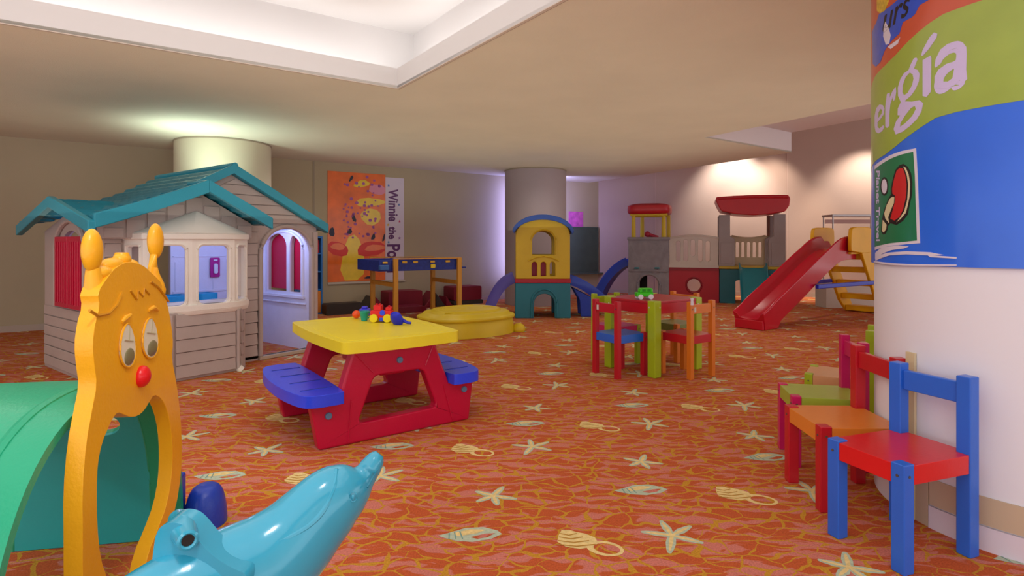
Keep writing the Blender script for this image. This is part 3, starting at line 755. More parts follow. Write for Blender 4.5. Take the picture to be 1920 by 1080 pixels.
for (px, py, w2, h2, ppx, ppy) in ((231, 648, 14, 40, 233, 669), (274, 634, 14, 37, 277, 653)):
    def epts(sx, sz, cx=px, cy=py, w2=w2, h2=h2): return [cp(cx+w2*sx*math.cos(2*PI*i/28)*(1-.18*math.sin(2*PI*i/28)), cy-h2*sz*math.sin(2*PI*i/28)) for i in range(28)]
    b = BM(); prism(b, epts(1, 1), [], XZ, -.013, -.004); e = obj('eye', b, mat('eye_white', '#e2dcc4', .4), Tt, .003)
    b = BM(); tube(b, [Vector((u, -.012, v)) for u, v in epts(1.03, 1.02)], .0028, 6, closed=True); obj('eye_rim', b, YEL, e)
    b = BM(); pp = cp(ppx, ppy); q = cp(ppx+8, ppy)[0]-pp[0]; ellipsoid(b, (pp[0], -.013, pp[1]), (abs(q)*1.15, .006, .024)); obj('pupil', b, mat('pupil_grey', '#7b7450', .35), e)
    b = BM(); tube(b, [Vector((cp(px-8, py-10)[0], -.0135, cp(px-8, py-10)[1])), Vector((cp(px+9, py-8)[0], -.0135, cp(px+9, py-8)[1]))], .002, 5); tube(b, [tp(px+2, py-36, -.0135), tp(px+1, py-8, -.0135)], .002, 5); obj('eye_line', b, mat('eye_line', '#b9b08c', .5), e)
b = BM(); c = tp(258, 706, -.012); ellipsoid(b, c, (.030, .022, .032)); obj('nose', b, REDB, Tt)
for pts in (((221, 604), (228, 596), (238, 590)), ((272, 582), (281, 577), (290, 582))):
    b = BM(); tube(b, [tp(x, y, -.010) for x, y in pts], [.004, .008, .004], 8); obj('eyebrow', b, YEL, Tt)
# tunnel shell: bent sheets with portholes
TW, TH, TCW = .50, .66, .03
def arch_map(a, y, t):   # a in 0..pi from far (w+) side over the top to near side
    ca, sa = math.cos(a), math.sin(a); e = .72
    px_ = math.copysign(abs(ca)**e, ca); pz_ = abs(sa)**.85
    return Vector((TCW+(TW+t)*px_, y, (TH+t)*pz_+.002))
def porthole(ca, cy, ra, ry): return [(ca+ra*math.cos(2*PI*i/20), cy+ry*math.sin(2*PI*i/20)) for i in range(20)]
b = BM(); prism(b, [(0, .05), (PI, .05), (PI, .15), (0, .15)], [], arch_map, 0, .022, .09, None); obj('tunnel_section', b, GRN, Tt, angle=50)
b = BM(); prism(b, [(0, .15), (PI, .15), (PI, .60), (0, .60)], [porthole(.72, .27, .10, .055), porthole(PI-.72, .28, .10, .055)], arch_map, 0, .010, .09, None); obj('tunnel_lining', b, TGR, Tt, angle=50)
b = BM(); prism(b, [(0, .15), (PI, .15), (PI, .60), (0, .60)], [porthole(.72, .27, .10, .055), porthole(PI-.72, .28, .10, .055)], arch_map, .0105, .024, .09, None); obj('tunnel_section', b, GRN, Tt, angle=50)
for yy in (.15, .60):
    b = BM(); tube(b, [arch_map(PI*i/36, yy, .014) for i in range(37)], .016, 8); obj('tunnel_rib', b, GRN, Tt)
for i in (0, 1):
    b = BM(); box(b, TCW+(TW-.01 if i else -TW-.11), TCW+(TW+.11 if i else -TW+.01), .07, .1, .002, .21); obj('base_flange', b, BLU2, Tt, .01)
b = BM(); rings = []
for k in range(9):
    a = PI/2*k/8; z = .15*math.sin(a)+.002; r_ = math.cos(a)**.5 if k < 8 else .12
    rings.append([Vector((.64+.085*r_*math.cos(2*PI*i/24), -.0+.075*r_*math.sin(2*PI*i/24), z)) for i in range(24)])
loft(b, rings); obj('foot_weight', b, BLU2, Tt)
b = BM(); rings = []
for k in range(9):
    a = PI/2*k/8; z = .15*math.sin(a)+.002; r_ = math.cos(a)**.5 if k < 8 else .12
    rings.append([Vector((-.58+.085*r_*math.cos(2*PI*i/24), .03+.075*r_*math.sin(2*PI*i/24), z)) for i in range(24)])
loft(b, rings); obj('foot_weight', b, BLU2, Tt)

# ================================================================ DOLPHIN
DO = Vector((-.68, 1.32, 0))
D = thing('dolphin_rocker', 'glossy light blue dolphin ride-on rocker in the foreground', 'rocking toy', DO, 0)
def dY(px): return 1.06+.44*(px-100)/600
spine = [(712, 851, 9), (706, 859, 16), (694, 877, 21), (683, 892, 25), (671, 903, 38), (652, 917, 52), (624, 938, 64), (590, 972, 72), (545, 1020, 84), (490, 1066, 98), (420, 1105, 106), (340, 1130, 104), (260, 1152, 84), (190, 1165, 60), (130, 1170, 40), (95, 1160, 24)]
# (control rings, resampled with a smooth spline)
def catmull(P, n=5):
    out = []
    for i in range(len(P)-1):
        p0, p1, p2, p3 = P[max(i-1, 0)], P[i], P[i+1], P[min(i+2, len(P)-1)]
        for k in range(n):
            t = k/n; out.append(tuple(.5*((2*b_)+(-a+c)*t+(2*a-5*b_+4*c-d)*t*t+(-a+3*b_-3*c+d)*t**3) for a, b_, c, d in zip(p0, p1, p2, p3)))
    out.append(P[-1]); return out
sp = catmull([(at(x, y, dY(x)).x-DO.x, dY(x)-DO.y, at(x, y, dY(x)).z, r*dY(x)/F) for x, y, r in spine])
b = BM(); rings = []
for i, (x, y, z, r) in enumerate(sp):
    d = (Vector(sp[min(i+1, len(sp)-1)][:3])-Vector(sp[max(i-1, 0)][:3])).normalized(); s, u = frame_of(d)
    flat = .82 if r > .03 else 1.05
    ring = []
    for k in range(40):
        a = 2*PI*k/40; ca, sa = math.cos(a), math.sin(a)
        rr = r*(1+.035*max(0, sa)**6 * (1 if r > .05 else 0))   # slight keel along the back
        ring.append(Vector((x, y, z))+s*ca*rr*flat+u*sa*rr)
    rings.append(ring)
loft(b, rings); body = obj('body', b, TEALD, D, angle=80)
# beak seam, eye, flank ridge
def dpt(px, py, dy=0): Y = dY(px)+dy; p = at(px, py, Y); return Vector((p.x-DO.x, Y-DO.y, p.z))
def on_body(px, py, lift=.0):
    # nearest body ring point in the direction of the sight line
    best = None
    r_ = (px-960)/F; zz = -(py-455)/F; dirv = Vector((r_, 1, zz)).normalized(); o_ = Vector((0, 0, CAMZ))-DO
    for (x, y, z, r) in sp:
        c = Vector((x, y, z)); t = (c-o_).dot(dirv); q = o_+dirv*t; dist = (q-c).length
        if dist < r*.98:
            h = math.sqrt(max(0, r*r-dist*dist))*.84; p = q-dirv*h
            if best is None or (p-o_).length < (best-o_).length: best = p
    return (best if best is not None else dpt(px, py))-dirv*lift
b = BM(); tube(b, [on_body(x, y, .0005) for x, y in ((716, 862), (708, 880), (698, 898), (689, 914))], .0028, 6); obj('beak_seam', b, plastic('plastic_dolphin_dark', '#237f9c', .3), D)
b = BM(); c = on_body(662, 932, 0); tube(b, [c+Vector((.009*math.cos(2*PI*i/16), .002, .012*math.sin(2*PI*i/16))) for i in range(16)], .0012, 6, closed=True); ellipsoid(b, c, (.004, .002, .006)); obj('eye', b, TEALD, D)
b = BM(); ridge = [(630, 878), (628, 905), (618, 935), (600, 965), (572, 990), (530, 1012), (480, 1035), (430, 1055), (380, 1072)]
tube(b, [Vector(q_) for q_ in catmull([tuple(on_body(x, y, -.0065)) for x, y in ridge], 4)], [.003]+[.009]*31+[.003], 10); obj('flank_ridge', b, TEALD, D)
# dorsal grip: fin with a hollow handle tube
fin = [(296, 1085), (302, 1040), (307, 1000), (309, 990), (317, 974), (333, 966), (350, 967), (364, 973), (377, 986), (388, 1000), (400, 1014), (420, 1032), (450, 1050), (480, 1062), (470, 1110), (300, 1120)]
fy = dY(355); b = BM()
ff = [(at(x, y, fy).x-DO.x, at(x, y, fy).z) for x, y in fin]
prism(b, smooth2(ff, 2), [], lambda u, v, t: Vector((u, t+fy-DO.y, v)), -.032, .032); obj('dorsal_fin', b, TEALD, D, .022, 5)
h0 = at(343, 992, fy); h0 = Vector((h0.x-DO.x, fy-DO.y, h0.z)); ax = Vector((.55, -1.0, -.12)).normalized()
for sgn, nm in ((1, 'near'), (-1, 'far')):
    b = BM(); ax2 = Vector((.62, -.8, .03)).normalized() if sgn > 0 else Vector((-.62, .8, -.03)).normalized()
    s, u = frame_of(ax2); prof = [(.030, .0), (.025, .03), (.022, .055), (.021, .066), (.016, .069), (.0125, .066), (.0115, .04)]
    loft(b, [[h0+ax2*t_+s*r_*math.cos(2*PI*k/24)+u*r_*math.sin(2*PI*k/24) for k in range(24)] for r_, t_ in prof]); hd = obj('handle', b, TEALD, D)
    if sgn > 0:
        b = BM(); cyl(b, h0+ax2*.050, h0+ax2*.064, .0122, .0122, 20); obj('hole_shade', b, BLK, hd)  # black plug: shade of the hollow tube end, put in as colour
# rocker base below and flippers, tail flukes
for sy in (-1, 1):
    b = BM(); xs_ = lins(-.34, .22, 16)
    pts = [Vector((x, sy*.12, .012+.28*(x+.06)**2)) for x in xs_]; tube(b, pts, .016, 10); obj('rocker_runner', b, TEALD, D)
    b = BM(); beam(b, (-.2, sy*.10, .02), (-.16, sy*.05, .16), .07, .04); beam(b, (.06, sy*.11, .02), (.02, sy*.05, .16), .07, .04); obj('rocker_leg', b, TEALD, D, .01)
def fillet(pts, r, n=5):
    out = []; m = len(pts)
    for i in range(m):
        p = Vector(pts[i]); a = Vector(pts[i-1])-p; c = Vector(pts[(i+1) % m])-p
        a1 = p+a.normalized()*min(r, a.length*.45); c1 = p+c.normalized()*min(r, c.length*.45)
        for k in range(n+1):
            t = k/n; q = a1*(1-t)**2+p*2*t*(1-t)+c1*t*t; out.append((q.x, q.y))
    return out
# ================================================================ PICNIC TABLE
PT = thing('picnic_table', 'toy picnic table with yellow top, red frame and blue benches', 'table', (-1.01, 3.03, 0), 36)
outl = [(-.01, 0), (.92, 0), (.95, .245), (.775, .255), (.725, .38), (.678, .515), (.178, .515), (.128, .36), (.095, .245), (-.055, .245)]
holeA = [(.205, .105), (.695, .115), (.602, .355), (.300, .355)]
for y0, y1 in ((0, .075), (.705, .78)):
    b = BM(); prism(b, outl, [fillet(holeA, .035)], XZ, y0, y1); fr = obj('frame_end', b, RED, PT, .014, 3)
    b = BM(); yy = y0-.002 if y0 == 0 else y1+.002
    for (q0, q1) in (((.29, .375), (.178, .50)), ((.615, .375), (.67, .50)), ((.165, .245), (.145, .015)), ((.735, .245), (.80, .015))): tube(b, [(q0[0], yy, q0[1]), (q1[0], yy, q1[1])], .004, 6)
    obj('moulded_rib', b, RED, fr)
    for x, z in ((.45, .427), (.04, .177), (.88, .194)):
        b = BM(); yb = y0-.012 if y0 == 0 else y1+.012; yc = y0+.002 if y0 == 0 else y1-.002
        cyl(b, (x, yc, z), (x, yb, z), .020, .017, 20); obj('bolt', b, BOLT, fr, .003)
b = BM(); box(b, .36, .52, .075, .705, .33, .50); obj('cross_brace', b, RED, PT, .012)
def bulged(x0, x1, y0, y1, r, bx, by, n=10):
    pts = []
    for i in range(1, n): pts.append((x0+r+(x1-x0-2*r)*i/n, y0-by*math.sin(PI*i/n)))
    pts += arc(x1-r, y0+r, r, r, -90, 0, 6)
    for i in range(1, n): pts.append((x1+bx*math.sin(PI*i/n), y0+r+(y1-y0-2*r)*i/n))
    pts += arc(x1-r, y1-r, r, r, 0, 90, 6)
    for i in range(1, n): pts.append((x1-r-(x1-x0-2*r)*i/n, y1+by*math.sin(PI*i/n)))
    pts += arc(x0+r, y1-r, r, r, 90, 180, 6)
    for i in range(1, n): pts.append((x0-bx*math.sin(PI*i/n), y1-r-(y1-y0-2*r)*i/n))
    pts += arc(x0+r, y0+r, r, r, 180, 270, 6); return pts
b = BM(); prism(b, bulged(.085, .80, -.105, .90, .05, .025, .02), [], XY, .512, .575); obj('tabletop', b, YELT, PT, .014, 4)
b = BM(); prism(b, bulged(.13, .755, -.06, .855, .05, .02, .02), [bulged(.145, .74, -.045, .84, .05, .02, .02)], XY, .5745, .5765); obj('tabletop_rim', b, YELT, PT)
for x0, x1, c in ((-.115, .115, 1), (.765, .985, -1)):
    out_ = []
    if c > 0: out_ = [(x1, -.055), (x1, .835), (x1-.03, .86), (x0+.05, .86), (x0, .80), (x0-.035, .60), (x0-.045, .39), (x0-.035, .18), (x0, -.01), (x0+.05, -.07), (x1-.03, -.07)]
    else: out_ = [(x0, -.055), (x0+.03, -.07), (x1-.05, -.07), (x1, -.01), (x1+.035, .18), (x1+.045, .39), (x1+.035, .60), (x1, .80), (x1-.05, .86), (x0+.03, .86), (x0, .835)]
    b = BM(); prism(b, smooth2(out_, 2), [], XY, .246, .31); bn = obj('bench', b, BLU, PT, .016, 4)
    b = BM()
    for k in range(4): tube(b, [(x0+.03, .08+k*.2, .3105), (x1-.03, .08+k*.2, .3105)], .003, 6)
    obj('seat_groove', b, plastic('plastic_seat_blue_dark', '#2436a6', .4), bn)
# toys lying on the picnic table
def T_(px, py, z=.577): return floor_at(px, py, z)
p = T_(668, 597); b = BM(); ellipsoid(b, (0, 0, .028), (.028, .028, .028)); o = obj('toy_ball', b, plastic('plastic_orange', '#f0531c', .3), loc=(p.x, p.y, .5775)); tag(o, 'small orange ball at the left end of the toys on the yellow tabletop', 'ball')
p = T_(683, 601); tr_ = thing('toy_beaker', 'small teal toy cup lying between the orange ball and the red toy car', 'toy cup', (p.x, p.y, .5775), 30)
b = BM(); lathe(b, [(.020, 0), (.030, .055), (.033, .058), (.033, .064), (.028, .064), (.018, .006), (.0005, .005)], (0, 0, 0), 20); obj('cup', b, plastic('plastic_teal_bright', '#16a396', .3), tr_)
b = BM(); tube(b, bez((.03, 0, .052), (.058, 0, .05), (.055, 0, .02), (.024, 0, .015), 8), .005, 8); obj('handle', b, plastic('plastic_teal_bright', '#16a396', .3), tr_)
p = T_(680, 594); p.y += .06; b = BM(); box(b, -.035, .035, -.03, .03, 0, .05); box(b, -.02, .02, -.02, .02, .05, .068); o = obj('toy_block', b, plastic('plastic_violet_blue', '#3a3ae0', .3), bevel=.006, loc=(p.x, p.y, .5775)); tag(o, 'violet blue building block behind the teal cup', 'toy block')
p = T_(715, 604); car = thing('toy_car', 'red block toy car with round yellow wheels on the picnic table', 'toy car', (p.x, p.y+.02, .5775), -4)
b = BM(); box(b, -.07, .07, -.03, .03, .022, .075); box(b, -.05, .0, -.028, .028, .075, .11); box(b, .03, .065, -.025, .025, .075, .098)
for x in (-.035, -.015, .048): lathe(b, [(.008, 0), (.008, .01)], (x, 0, .11 if x < 0 else .098), 10)
obj('car_body', b, REDB, car, .006)
b = BM(); cyl(b, (.012, -.036, .062), (.012, -.028, .062), .018, .018, 16); obj('car_door', b, BLU, car)
b = BM(); box(b, -.01, .02, -.034, .034, .005, .03); obj('car_axle', b, BLU, car, .004)
for x, y in ((-.043, -.042), (.047, -.042), (-.043, .042), (.047, .042)):
    b = BM(); cyl(b, (x, y-.011, .027), (x, y+.011, .027), .027, .027, 22); obj('wheel', b, plastic('plastic_lemon', '#ecd60c', .3), car, .004)
p = T_(738, 608); sc_ = thing('toy_scoop', 'dark blue toy scoop standing at the right end of the toys on the table', 'toy scoop', (p.x+.03, p.y, .5775), -25)
b = BM(); M_ = Matrix.Rotation(math.radians(24), 4, 'X')
rg = []
for k, (r_, z_) in enumerate(((.036, .004), (.045, .02), (.046, .05), (.036, .078), (.018, .088))): rg.append([M_ @ Vector((r_*math.cos(2*PI*i/20), r_*.5*math.sin(2*PI*i/20), z_)) for i in range(20)])
loft(b, rg); obj('scoop_bowl', b, plastic('plastic_deep_blue', '#1522c8', .3), sc_)
b = BM(); tube(b, [(.03, .0, .03), (.065, .01, .012), (.085, .02, .010)], [.012, .009, .008], 10); obj('scoop_handle', b, plastic('plastic_deep_blue', '#1522c8', .3), sc_)

# ================================================================ SANDBOX
SB = thing('sandbox', 'low yellow oval sandbox with ridged lid and stubby feet', 'sandbox', (-.56, 7.05, 0), 38)
def sell(rx, ry, z, n=64, p=2.5, wob=0):
    return [Vector((rx*math.copysign(abs(math.cos(2*PI*i/n))**(2/p), math.cos(2*PI*i/n)), ry*math.copysign(abs(math.sin(2*PI*i/n))**(2/p), math.sin(2*PI*i/n)), z+wob*math.cos(6*PI*2*i/n))) for i in range(n)]
b = BM(); loft(b, [sell(.595, .48, .002), sell(.588, .475, .08), sell(.57, .46, .19), sell(.56, .45, .2)]); obj('basin', b, YELS, SB, angle=50)
b = BM(); loft(b, [sell(.565, .455, .185), sell(.595, .485, .19), sell(.60, .49, .205), sell(.592, .482, .222), sell(.54, .45, .235), sell(.52, .43, .262), sell(.50, .41, .27), sell(.43, .345, .272), sell(.41, .33, .296), sell(.36, .29, .303), sell(.2, .16, .306), sell(.02, .02, .306)]); lid = obj('lid', b, YELS, SB, angle=40)
b = BM()
for pts in ([(-.42, -.18, .278), (-.2, -.27, .283), (.1, -.28, .283), (.3, -.2, .285)], [(.18, -.1, .306), (.3, -.16, .303), (.26, -.24, .29)], [(-.3, .1, .304), (-.1, .18, .306), (.2, .15, .306)], [(-.38, -.02, .3), (-.3, -.1, .302), (-.1, -.12, .305)]):
    tube(b, catmull([tuple(p) for p in pts], 6), .014, 8, squash=.6)
obj('lid_ridge', b, YELS, lid)
for x, y in ((-.50, -.38), (.54, -.35), (.5, .38), (-.5, .38)):
    b = BM(); ellipsoid(b, (x, y, .03), (.085, .085, .075)); 
    for v in b.verts: v.co.z = max(v.co.z, .002)
    obj('foot', b, YELS, SB)

# ================================================================ GAME TABLE
WOODY = mat('varnished_yellow_wood', '#c98d28', .45, .4, .1, 30, 0, .08, 4, wood=True)
GT = thing('game_table', 'blue games table on yellow wooden legs in front of the orange poster', 'table', (-1.563, 7.7, 0), 34.5)
Lg, Wg = .975, .84
for x, y, t in ((0, 0, .885), (Lg, 0, .885), (0, Wg, .78), (Lg, Wg, .78)):
    b = BM(); box(b, x-.032, x+.032, y-.022, y+.022, 0.0, t); obj('leg', b, WOODY, GT, .004)
for x in (0, Lg):
    b = BM(); box(b, x-.018, x+.018, .022, Wg-.022, .50, .56); obj('stretcher', b, WOODY, GT, .004)
NAVY = mat('tray_navy', '#1d2f8c', .5, .4, .1, 30, 0, .25, 26)
b = BM(); prism(b, [(-.22, .03), (Lg+.05, .03), (Lg+.05, Wg+.03), (-.22, Wg+.03)], [[(-.20, .05), (Lg+.03, .05), (Lg+.03, Wg+.01), (-.20, Wg+.01)]], XY, .715, .868); box(b, -.2, Lg+.03, .05, Wg+.01, .715, .735); bxo = obj('play_tray', b, NAVY, GT, .006)
b = BM(); box(b, -.03, Lg+.03, -.012, .028, .872, .888); box(b, -.03, Lg+.03, Wg+.032, Wg+.06, .872, .888); obj('top_rail', b, WOODY, GT, .003)
for k, x in enumerate((-.14, .14, .30, .56, .8)):
    b = BM(); box(b, x-.035, x+.035, .012, .03, .82, .85 if k else .845); obj('clip', b, plastic('plastic_clip_yellow', '#dfae1a', .4), GT, .006)
b = BM(); prism(b, rrect(.53, .60, .745, .80, .015), [], XZ, .010, .030); obj('ball_return', b, YELS, GT, .004)
b = BM(); box(b, -.23, -.10, -.02, .035, .735, .80); obj('side_pocket', b, plastic('plastic_steel_blue', '#2c62b0', .4), GT, .008)
b = BM(); box(b, Lg+.05, Lg+.15, .06, .14, .73, .75); obj('tray_hook', b, NAVY, GT, .004)

# ================================================================ SOFT PLAY FOAM against the left wall
FR = mat('foam_dark_red', '#7d0f2c', .5, .4, .15, 30); FD = mat('foam_charcoal', '#38322f', .55, .4, .15, 30)
def wall_pt(px, base=A0, d=WL, out=0.0):
    n = Vector((d.y, -d.x, 0)); bs = base+n*out; r = (px-960)/F; t = (r*bs.y-bs.x)/(d.x-r*d.y); return bs+d*t
WANG = math.degrees(math.atan2(WL.y, WL.x))
def foam(kind, px0, px1, outd, z0, h, dep, m, label, cat='foam block', grp=None):
    p, q = wall_pt(px0, out=outd), wall_pt(px1, out=outd); Lw = (q-p).length; b = BM()
    if kind == 'box': prism(b, rrect(0, Lw, z0, z0+h, .03), [], XZ, 0, dep)
    elif kind == 'wedgeR': prism(b, [(0, z0), (Lw, z0), (0, z0+h)], [], XZ, 0, dep)
    elif kind == 'wedgeL': prism(b, [(0, z0), (Lw, z0), (Lw, z0+h)], [], XZ, 0, dep)
    o = obj({'box': 'foam_block', 'wedgeR': 'foam_wedge', 'wedgeL': 'foam_wedge'}[kind], b, m, bevel=.015, seg=3)
    o.location = p; o.rotation_euler = (0, 0, math.radians(WANG)); tag(o, label, cat, grp); return o
foam('box', 612, 679, .62, 0, .17, .24, FD, 'long low charcoal foam mat on the floor beside the blue bookshelf', 'foam mat')
foam('wedgeL', 685, 703, .50, 0, .24, .4, FD, 'charcoal foam wedge between the charcoal mat and the dark red wedge', 'foam wedge')
foam('wedgeR', 704.5, 728, .50, 0, .235, .4, FR, 'dark red foam wedge left of the tall red foam block', 'foam wedge')
foam('box', 729, 792, .50, 0, .30, .35, FR, 'dark red foam block between the two foam wedges behind the game table legs', 'foam block')
foam('wedgeL', 794, 817, .50, 0, .27, .35, FR, 'dark red foam wedge leaning up to the right of the middle red block', 'foam wedge')
foam('wedgeR', 818, 836, .50, 0, .24, .35, FD, 'charcoal foam wedge right of the game table back leg', 'foam wedge')
foam('box', 747, 800, 1.0, 0, .09, .42, FR, 'flat dark red foam slab on the floor in front of the red block', 'foam mat')
foam('wedgeR', 837, 849, .44, 0, .17, .3, FR, 'small dark red foam wedge left of the farthest foam box', 'foam wedge')
foam('box', 851, 903, .44, .075, .245, .38, FR, 'dark red foam box nearest the middle column, lying on a charcoal slab', 'foam block')
foam('box', 851, 906, .45, 0, .074, .42, FD, 'charcoal foam slab under the farthest dark red foam box', 'foam mat')

# ================================================================ BOOKSHELF
BS = thing('bookshelf', 'narrow blue bookshelf with an orange bottom panel beside the playhouse', 'shelf', wall_pt(552, out=.36), WANG)
BF = mat('shelf_blue', '#1f6fc0', .5); BIN = mat('shelf_dark_blue', '#14345e', .6); ORP = mat('shelf_orange', '#d9822a', .5)
Lb = (wall_pt(605, out=.36)-wall_pt(552, out=.36)).length
b = BM(); box(b, 0, Lb, .28, .30, 0, 1.18); obj('back_panel', b, BIN, BS)
for x in (0, Lb-.025):
    b = BM(); box(b, x, x+.025, 0, .28, 0, 1.20); obj('side_panel', b, BF, BS, .003)
for z in (.0, .36, .64, .92, 1.17):
    b = BM(); box(b, .025, Lb-.025, .005, .28, z, z+.022); obj('shelf_board', b, BF, BS, .003)
b = BM(); box(b, .03, Lb-.03, -.004, .012, .025, .355); obj('door', b, ORP, BS, .003)
for k in range(3):
    b = BM(); hh = .19+.03*random.random(); box(b, 0, .035, 0, .16, 0, hh); o = obj('picture_book', b, mat('book_%d' % (k % 3), ['#b01c3c', '#e0dcd4', '#2a4f9a'][k % 3], .6), bevel=.002)
    ang = math.radians(WANG); pb = wall_pt(552, out=.36); dx = Lb-.07-k*.045
    o.location = (pb.x+dx*math.cos(ang)-.06*math.sin(ang), pb.y+dx*math.sin(ang)+.06*math.cos(ang), .943); o.rotation_euler = (0, 0, ang)
    tag(o, ['dark red', 'white', 'blue'][k]+' picture book standing on the top shelf of the blue bookshelf', 'book', 'picture books on the top shelf')

# ================================================================ WALL POSTER (generic shapes, the lettering as on the wall)
pa, pb_, pc = wall_pt(614, out=.0), wall_pt(722, out=0), wall_pt(757, out=0)
PO = thing('wall_poster', 'tall orange and yellow poster with purple vertical lettering on the left wall', 'poster', (pa.x, pa.y, 0), WANG)
W1, W2 = (pb_-pa).length, (pc-pa).length; Z0, Z1 = .46, 2.26
fmP = lambda u, v, t: Vector((u, -t, v))
POR = mat('poster_orange', '#f06c12', .35, .5, 0, 60, .3, .15, 5); PYE = mat('poster_yellow', '#f2cc24', .35, .5, 0, 60, .3, .1, 6); PRD = mat('poster_red', '#dc2c22', .35); PPK = mat('poster_pink', '#e08aa4', .35)
PWH = mat('poster_white', '#d8ccdc', .4); PPU = mat('poster_purple', '#5d1c66', .4)
b = BM(); prism(b, [(0, Z0), (W1, Z0), (W1, Z1), (0, Z1)], [], fmP, .002, .012); obj('orange_sheet', b, POR, PO)
b = BM(); prism(b, [(W1+.002, Z0), (W2, Z0), (W2, Z1-.04), (W1+.002, Z1-.04)], [], fmP, .002, .010); obj('white_sheet', b, PWH, PO)
b = BM(); prism(b, [(0, Z0-.035), (W2+.02, Z0-.035), (W2+.02, Z0-.003), (0, Z0-.003)], [], fmP, .002, .02); obj('poster_rail', b, mat('rail_cream', '#cbbfae', .5), PO)
def blob(m, pts, lay, name, sm=2):
    b = BM(); prism(b, smooth2([(u*W1, Z0+v*(Z1-Z0)) for u, v in pts], sm), [], fmP, .012, .012+.0012*lay); obj(name, b, m, PO)
# plain abstract patches in the poster's colours: leaning bands, arcs and dots
def band_(m, pts, lay, name): blob(m, pts, lay, name, 1)
band_(PYE, [(.18, .01), (.60, .01), (.64, .22), (.50, .44), (.30, .40)], 1, 'yellow_patch')
band_(PRD, [(.01, .26), (.30, .22), (.36, .30), (.22, .36), (.01, .37)], 2, 'red_patch')
band_(PRD, [(.52, .22), (.99, .25), (.99, .36), (.66, .37), (.50, .31)], 2, 'red_patch')
band_(POR, [(.01, .31), (.24, .28), (.30, .33), (.14, .36)], 3, 'orange_patch')
band_(POR, [(.60, .27), (.99, .29), (.99, .33), (.70, .34)], 3, 'orange_patch')
band_(PYE, [(.52, .60), (.72, .50), (.92, .56), (.90, .66), (.66, .68)], 1, 'yellow_patch')
band_(PYE, [(.44, .72), (.58, .68), (.99, .72), (.99, .76), (.60, .78)], 1, 'yellow_patch')
band_(PYE, [(.40, .88), (.52, .86), (.76, .90), (.60, .95)], 2, 'yellow_patch')
band_(PPK, [(.70, .82), (.99, .80), (.99, .90), (.72, .90)], 3, 'pink_patch')
for k in range(60):
    u_, v_ = random.uniform(.25, .9), random.uniform(.40, .97); s_ = random.uniform(.012, .028)
    blob(mat('poster_violet', '#a84f9c', .4), [(u_-s_, v_-s_*.5), (u_+s_, v_-s_*.5), (u_+s_, v_+s_*.5), (u_-s_, v_+s_*.5)], 4, 'violet_dot')
for pts in ([(.02, .42), (.12, .41), (.10, .50), (.03, .48)], [(.30, .43), (.42, .44), (.38, .50)], [(.72, .38), (.82, .39), (.80, .46)], [(.93, .36), (.99, .38), (.99, .46)], [(.34, .90), (.44, .95), (.40, .98)], [(.58, .02), (.84, .02), (.7, .05)], [(.50, .54), (.40, .56), (.42, .64)]): blob(mat('poster_dark', '#231f3a', .4), pts, 4, 'dark_patch', 1)
# vertical words reading downwards: text x runs down the sheet, text y runs to the right
fmT = lambda u, v, t: Vector((W1+v, -t, -u))
def word(s, za, zb, x0, x1, m, bold=.015):
    b = BM(); text_on(b, s, fmT, -za, -zb, x0, x1, .0102, .0125, bold); obj('lettering', b, m, PO)
Hs = Z1-Z0
word('Winnie', Z1-.13*Hs, Z1-.44*Hs, .055, .235, PPU, .03); word('the', Z1-.49*Hs, Z1-.61*Hs, .06, .20, PPU, .03); word('Pooh', Z1-.66*Hs, Z1-.93*Hs, .03, .27, PPU, .03)
word('Disney', Z1-.055*Hs, Z1-.075*Hs, .05, .22, mat('poster_grey_blue', '#7d8fb0', .4)) if False else None
for k, (u_, v_, m) in enumerate(((.06, .10, '#3a6fc0'), (.25, .28, '#5a6fb0'), (.26, .44, '#c0306a'), (.05, .475, '#d8a81c'), (.26, .60, '#8a4a9a'), (.06, .64, '#3a7ab0'))):
    b = BM(); cx, cz = W1+u_, Z1-v_*Hs
    prism(b, [(cx+(.028 if i % 2 == 0 else .012)*math.cos(PI*i/5+.3), cz+(.028 if i % 2 == 0 else .012)*math.sin(PI*i/5+.3)) for i in range(10)], [], fmP, .0102, .012); obj('star_mark', b, mat('poster_star_%d' % k, m, .4), PO)

# ================================================================ CHALKBOARD + PINK SHEET on the back wall
BANG = math.degrees(math.atan2(WB.y, WB.x))
def bw(px, out=0.0): return wall_pt(px, CW, WB, out)
# board spans the corner side: hung on the left wall end nearest the corner would be hidden, so on the back wall
cA, cB = wall_pt(1048, out=.0), wall_pt(1119.5, out=.0); Lc = (cB-cA).length
CB = thing('chalkboard', 'dark green chalkboard hung on the wall beside the middle column', 'chalkboard', (cA.x, cA.y, 0), WANG)
Yc = cB.y; zt, zb = CAMZ-(427-455)/F*Yc, CAMZ-(509-455)/F*Yc
b = BM(); box(b, 0, Lc, -.03, -.004, zb, zt); obj('board', b, mat('chalk_green', '#4a5648', .7, .2, 0, 60, 0, .1, 5), CB)
b = BM(); prism(b, [(-.02, zb-.02), (Lc+.01, zb-.02), (Lc+.01, zt+.012), (-.02, zt+.012)], [[(0.0, zb), (Lc-.01, zb), (Lc-.01, zt-.005), (0.0, zt-.005)]], XZ, -.036, -.006); obj('board_frame', b, mat('chalk_frame', '#4a5a4e', .6), CB, .002)
b = BM(); box(b, .0, Lc+.10, -.09, -.031, zb-.045, zb-.025); obj('chalk_ledge', b, mat('chalk_frame', '#4a5a4e', .6), CB, .002)
pk = wall_pt(1066, out=.0); pk2 = wall_pt(1093, out=0); Lk = (pk2-pk).length
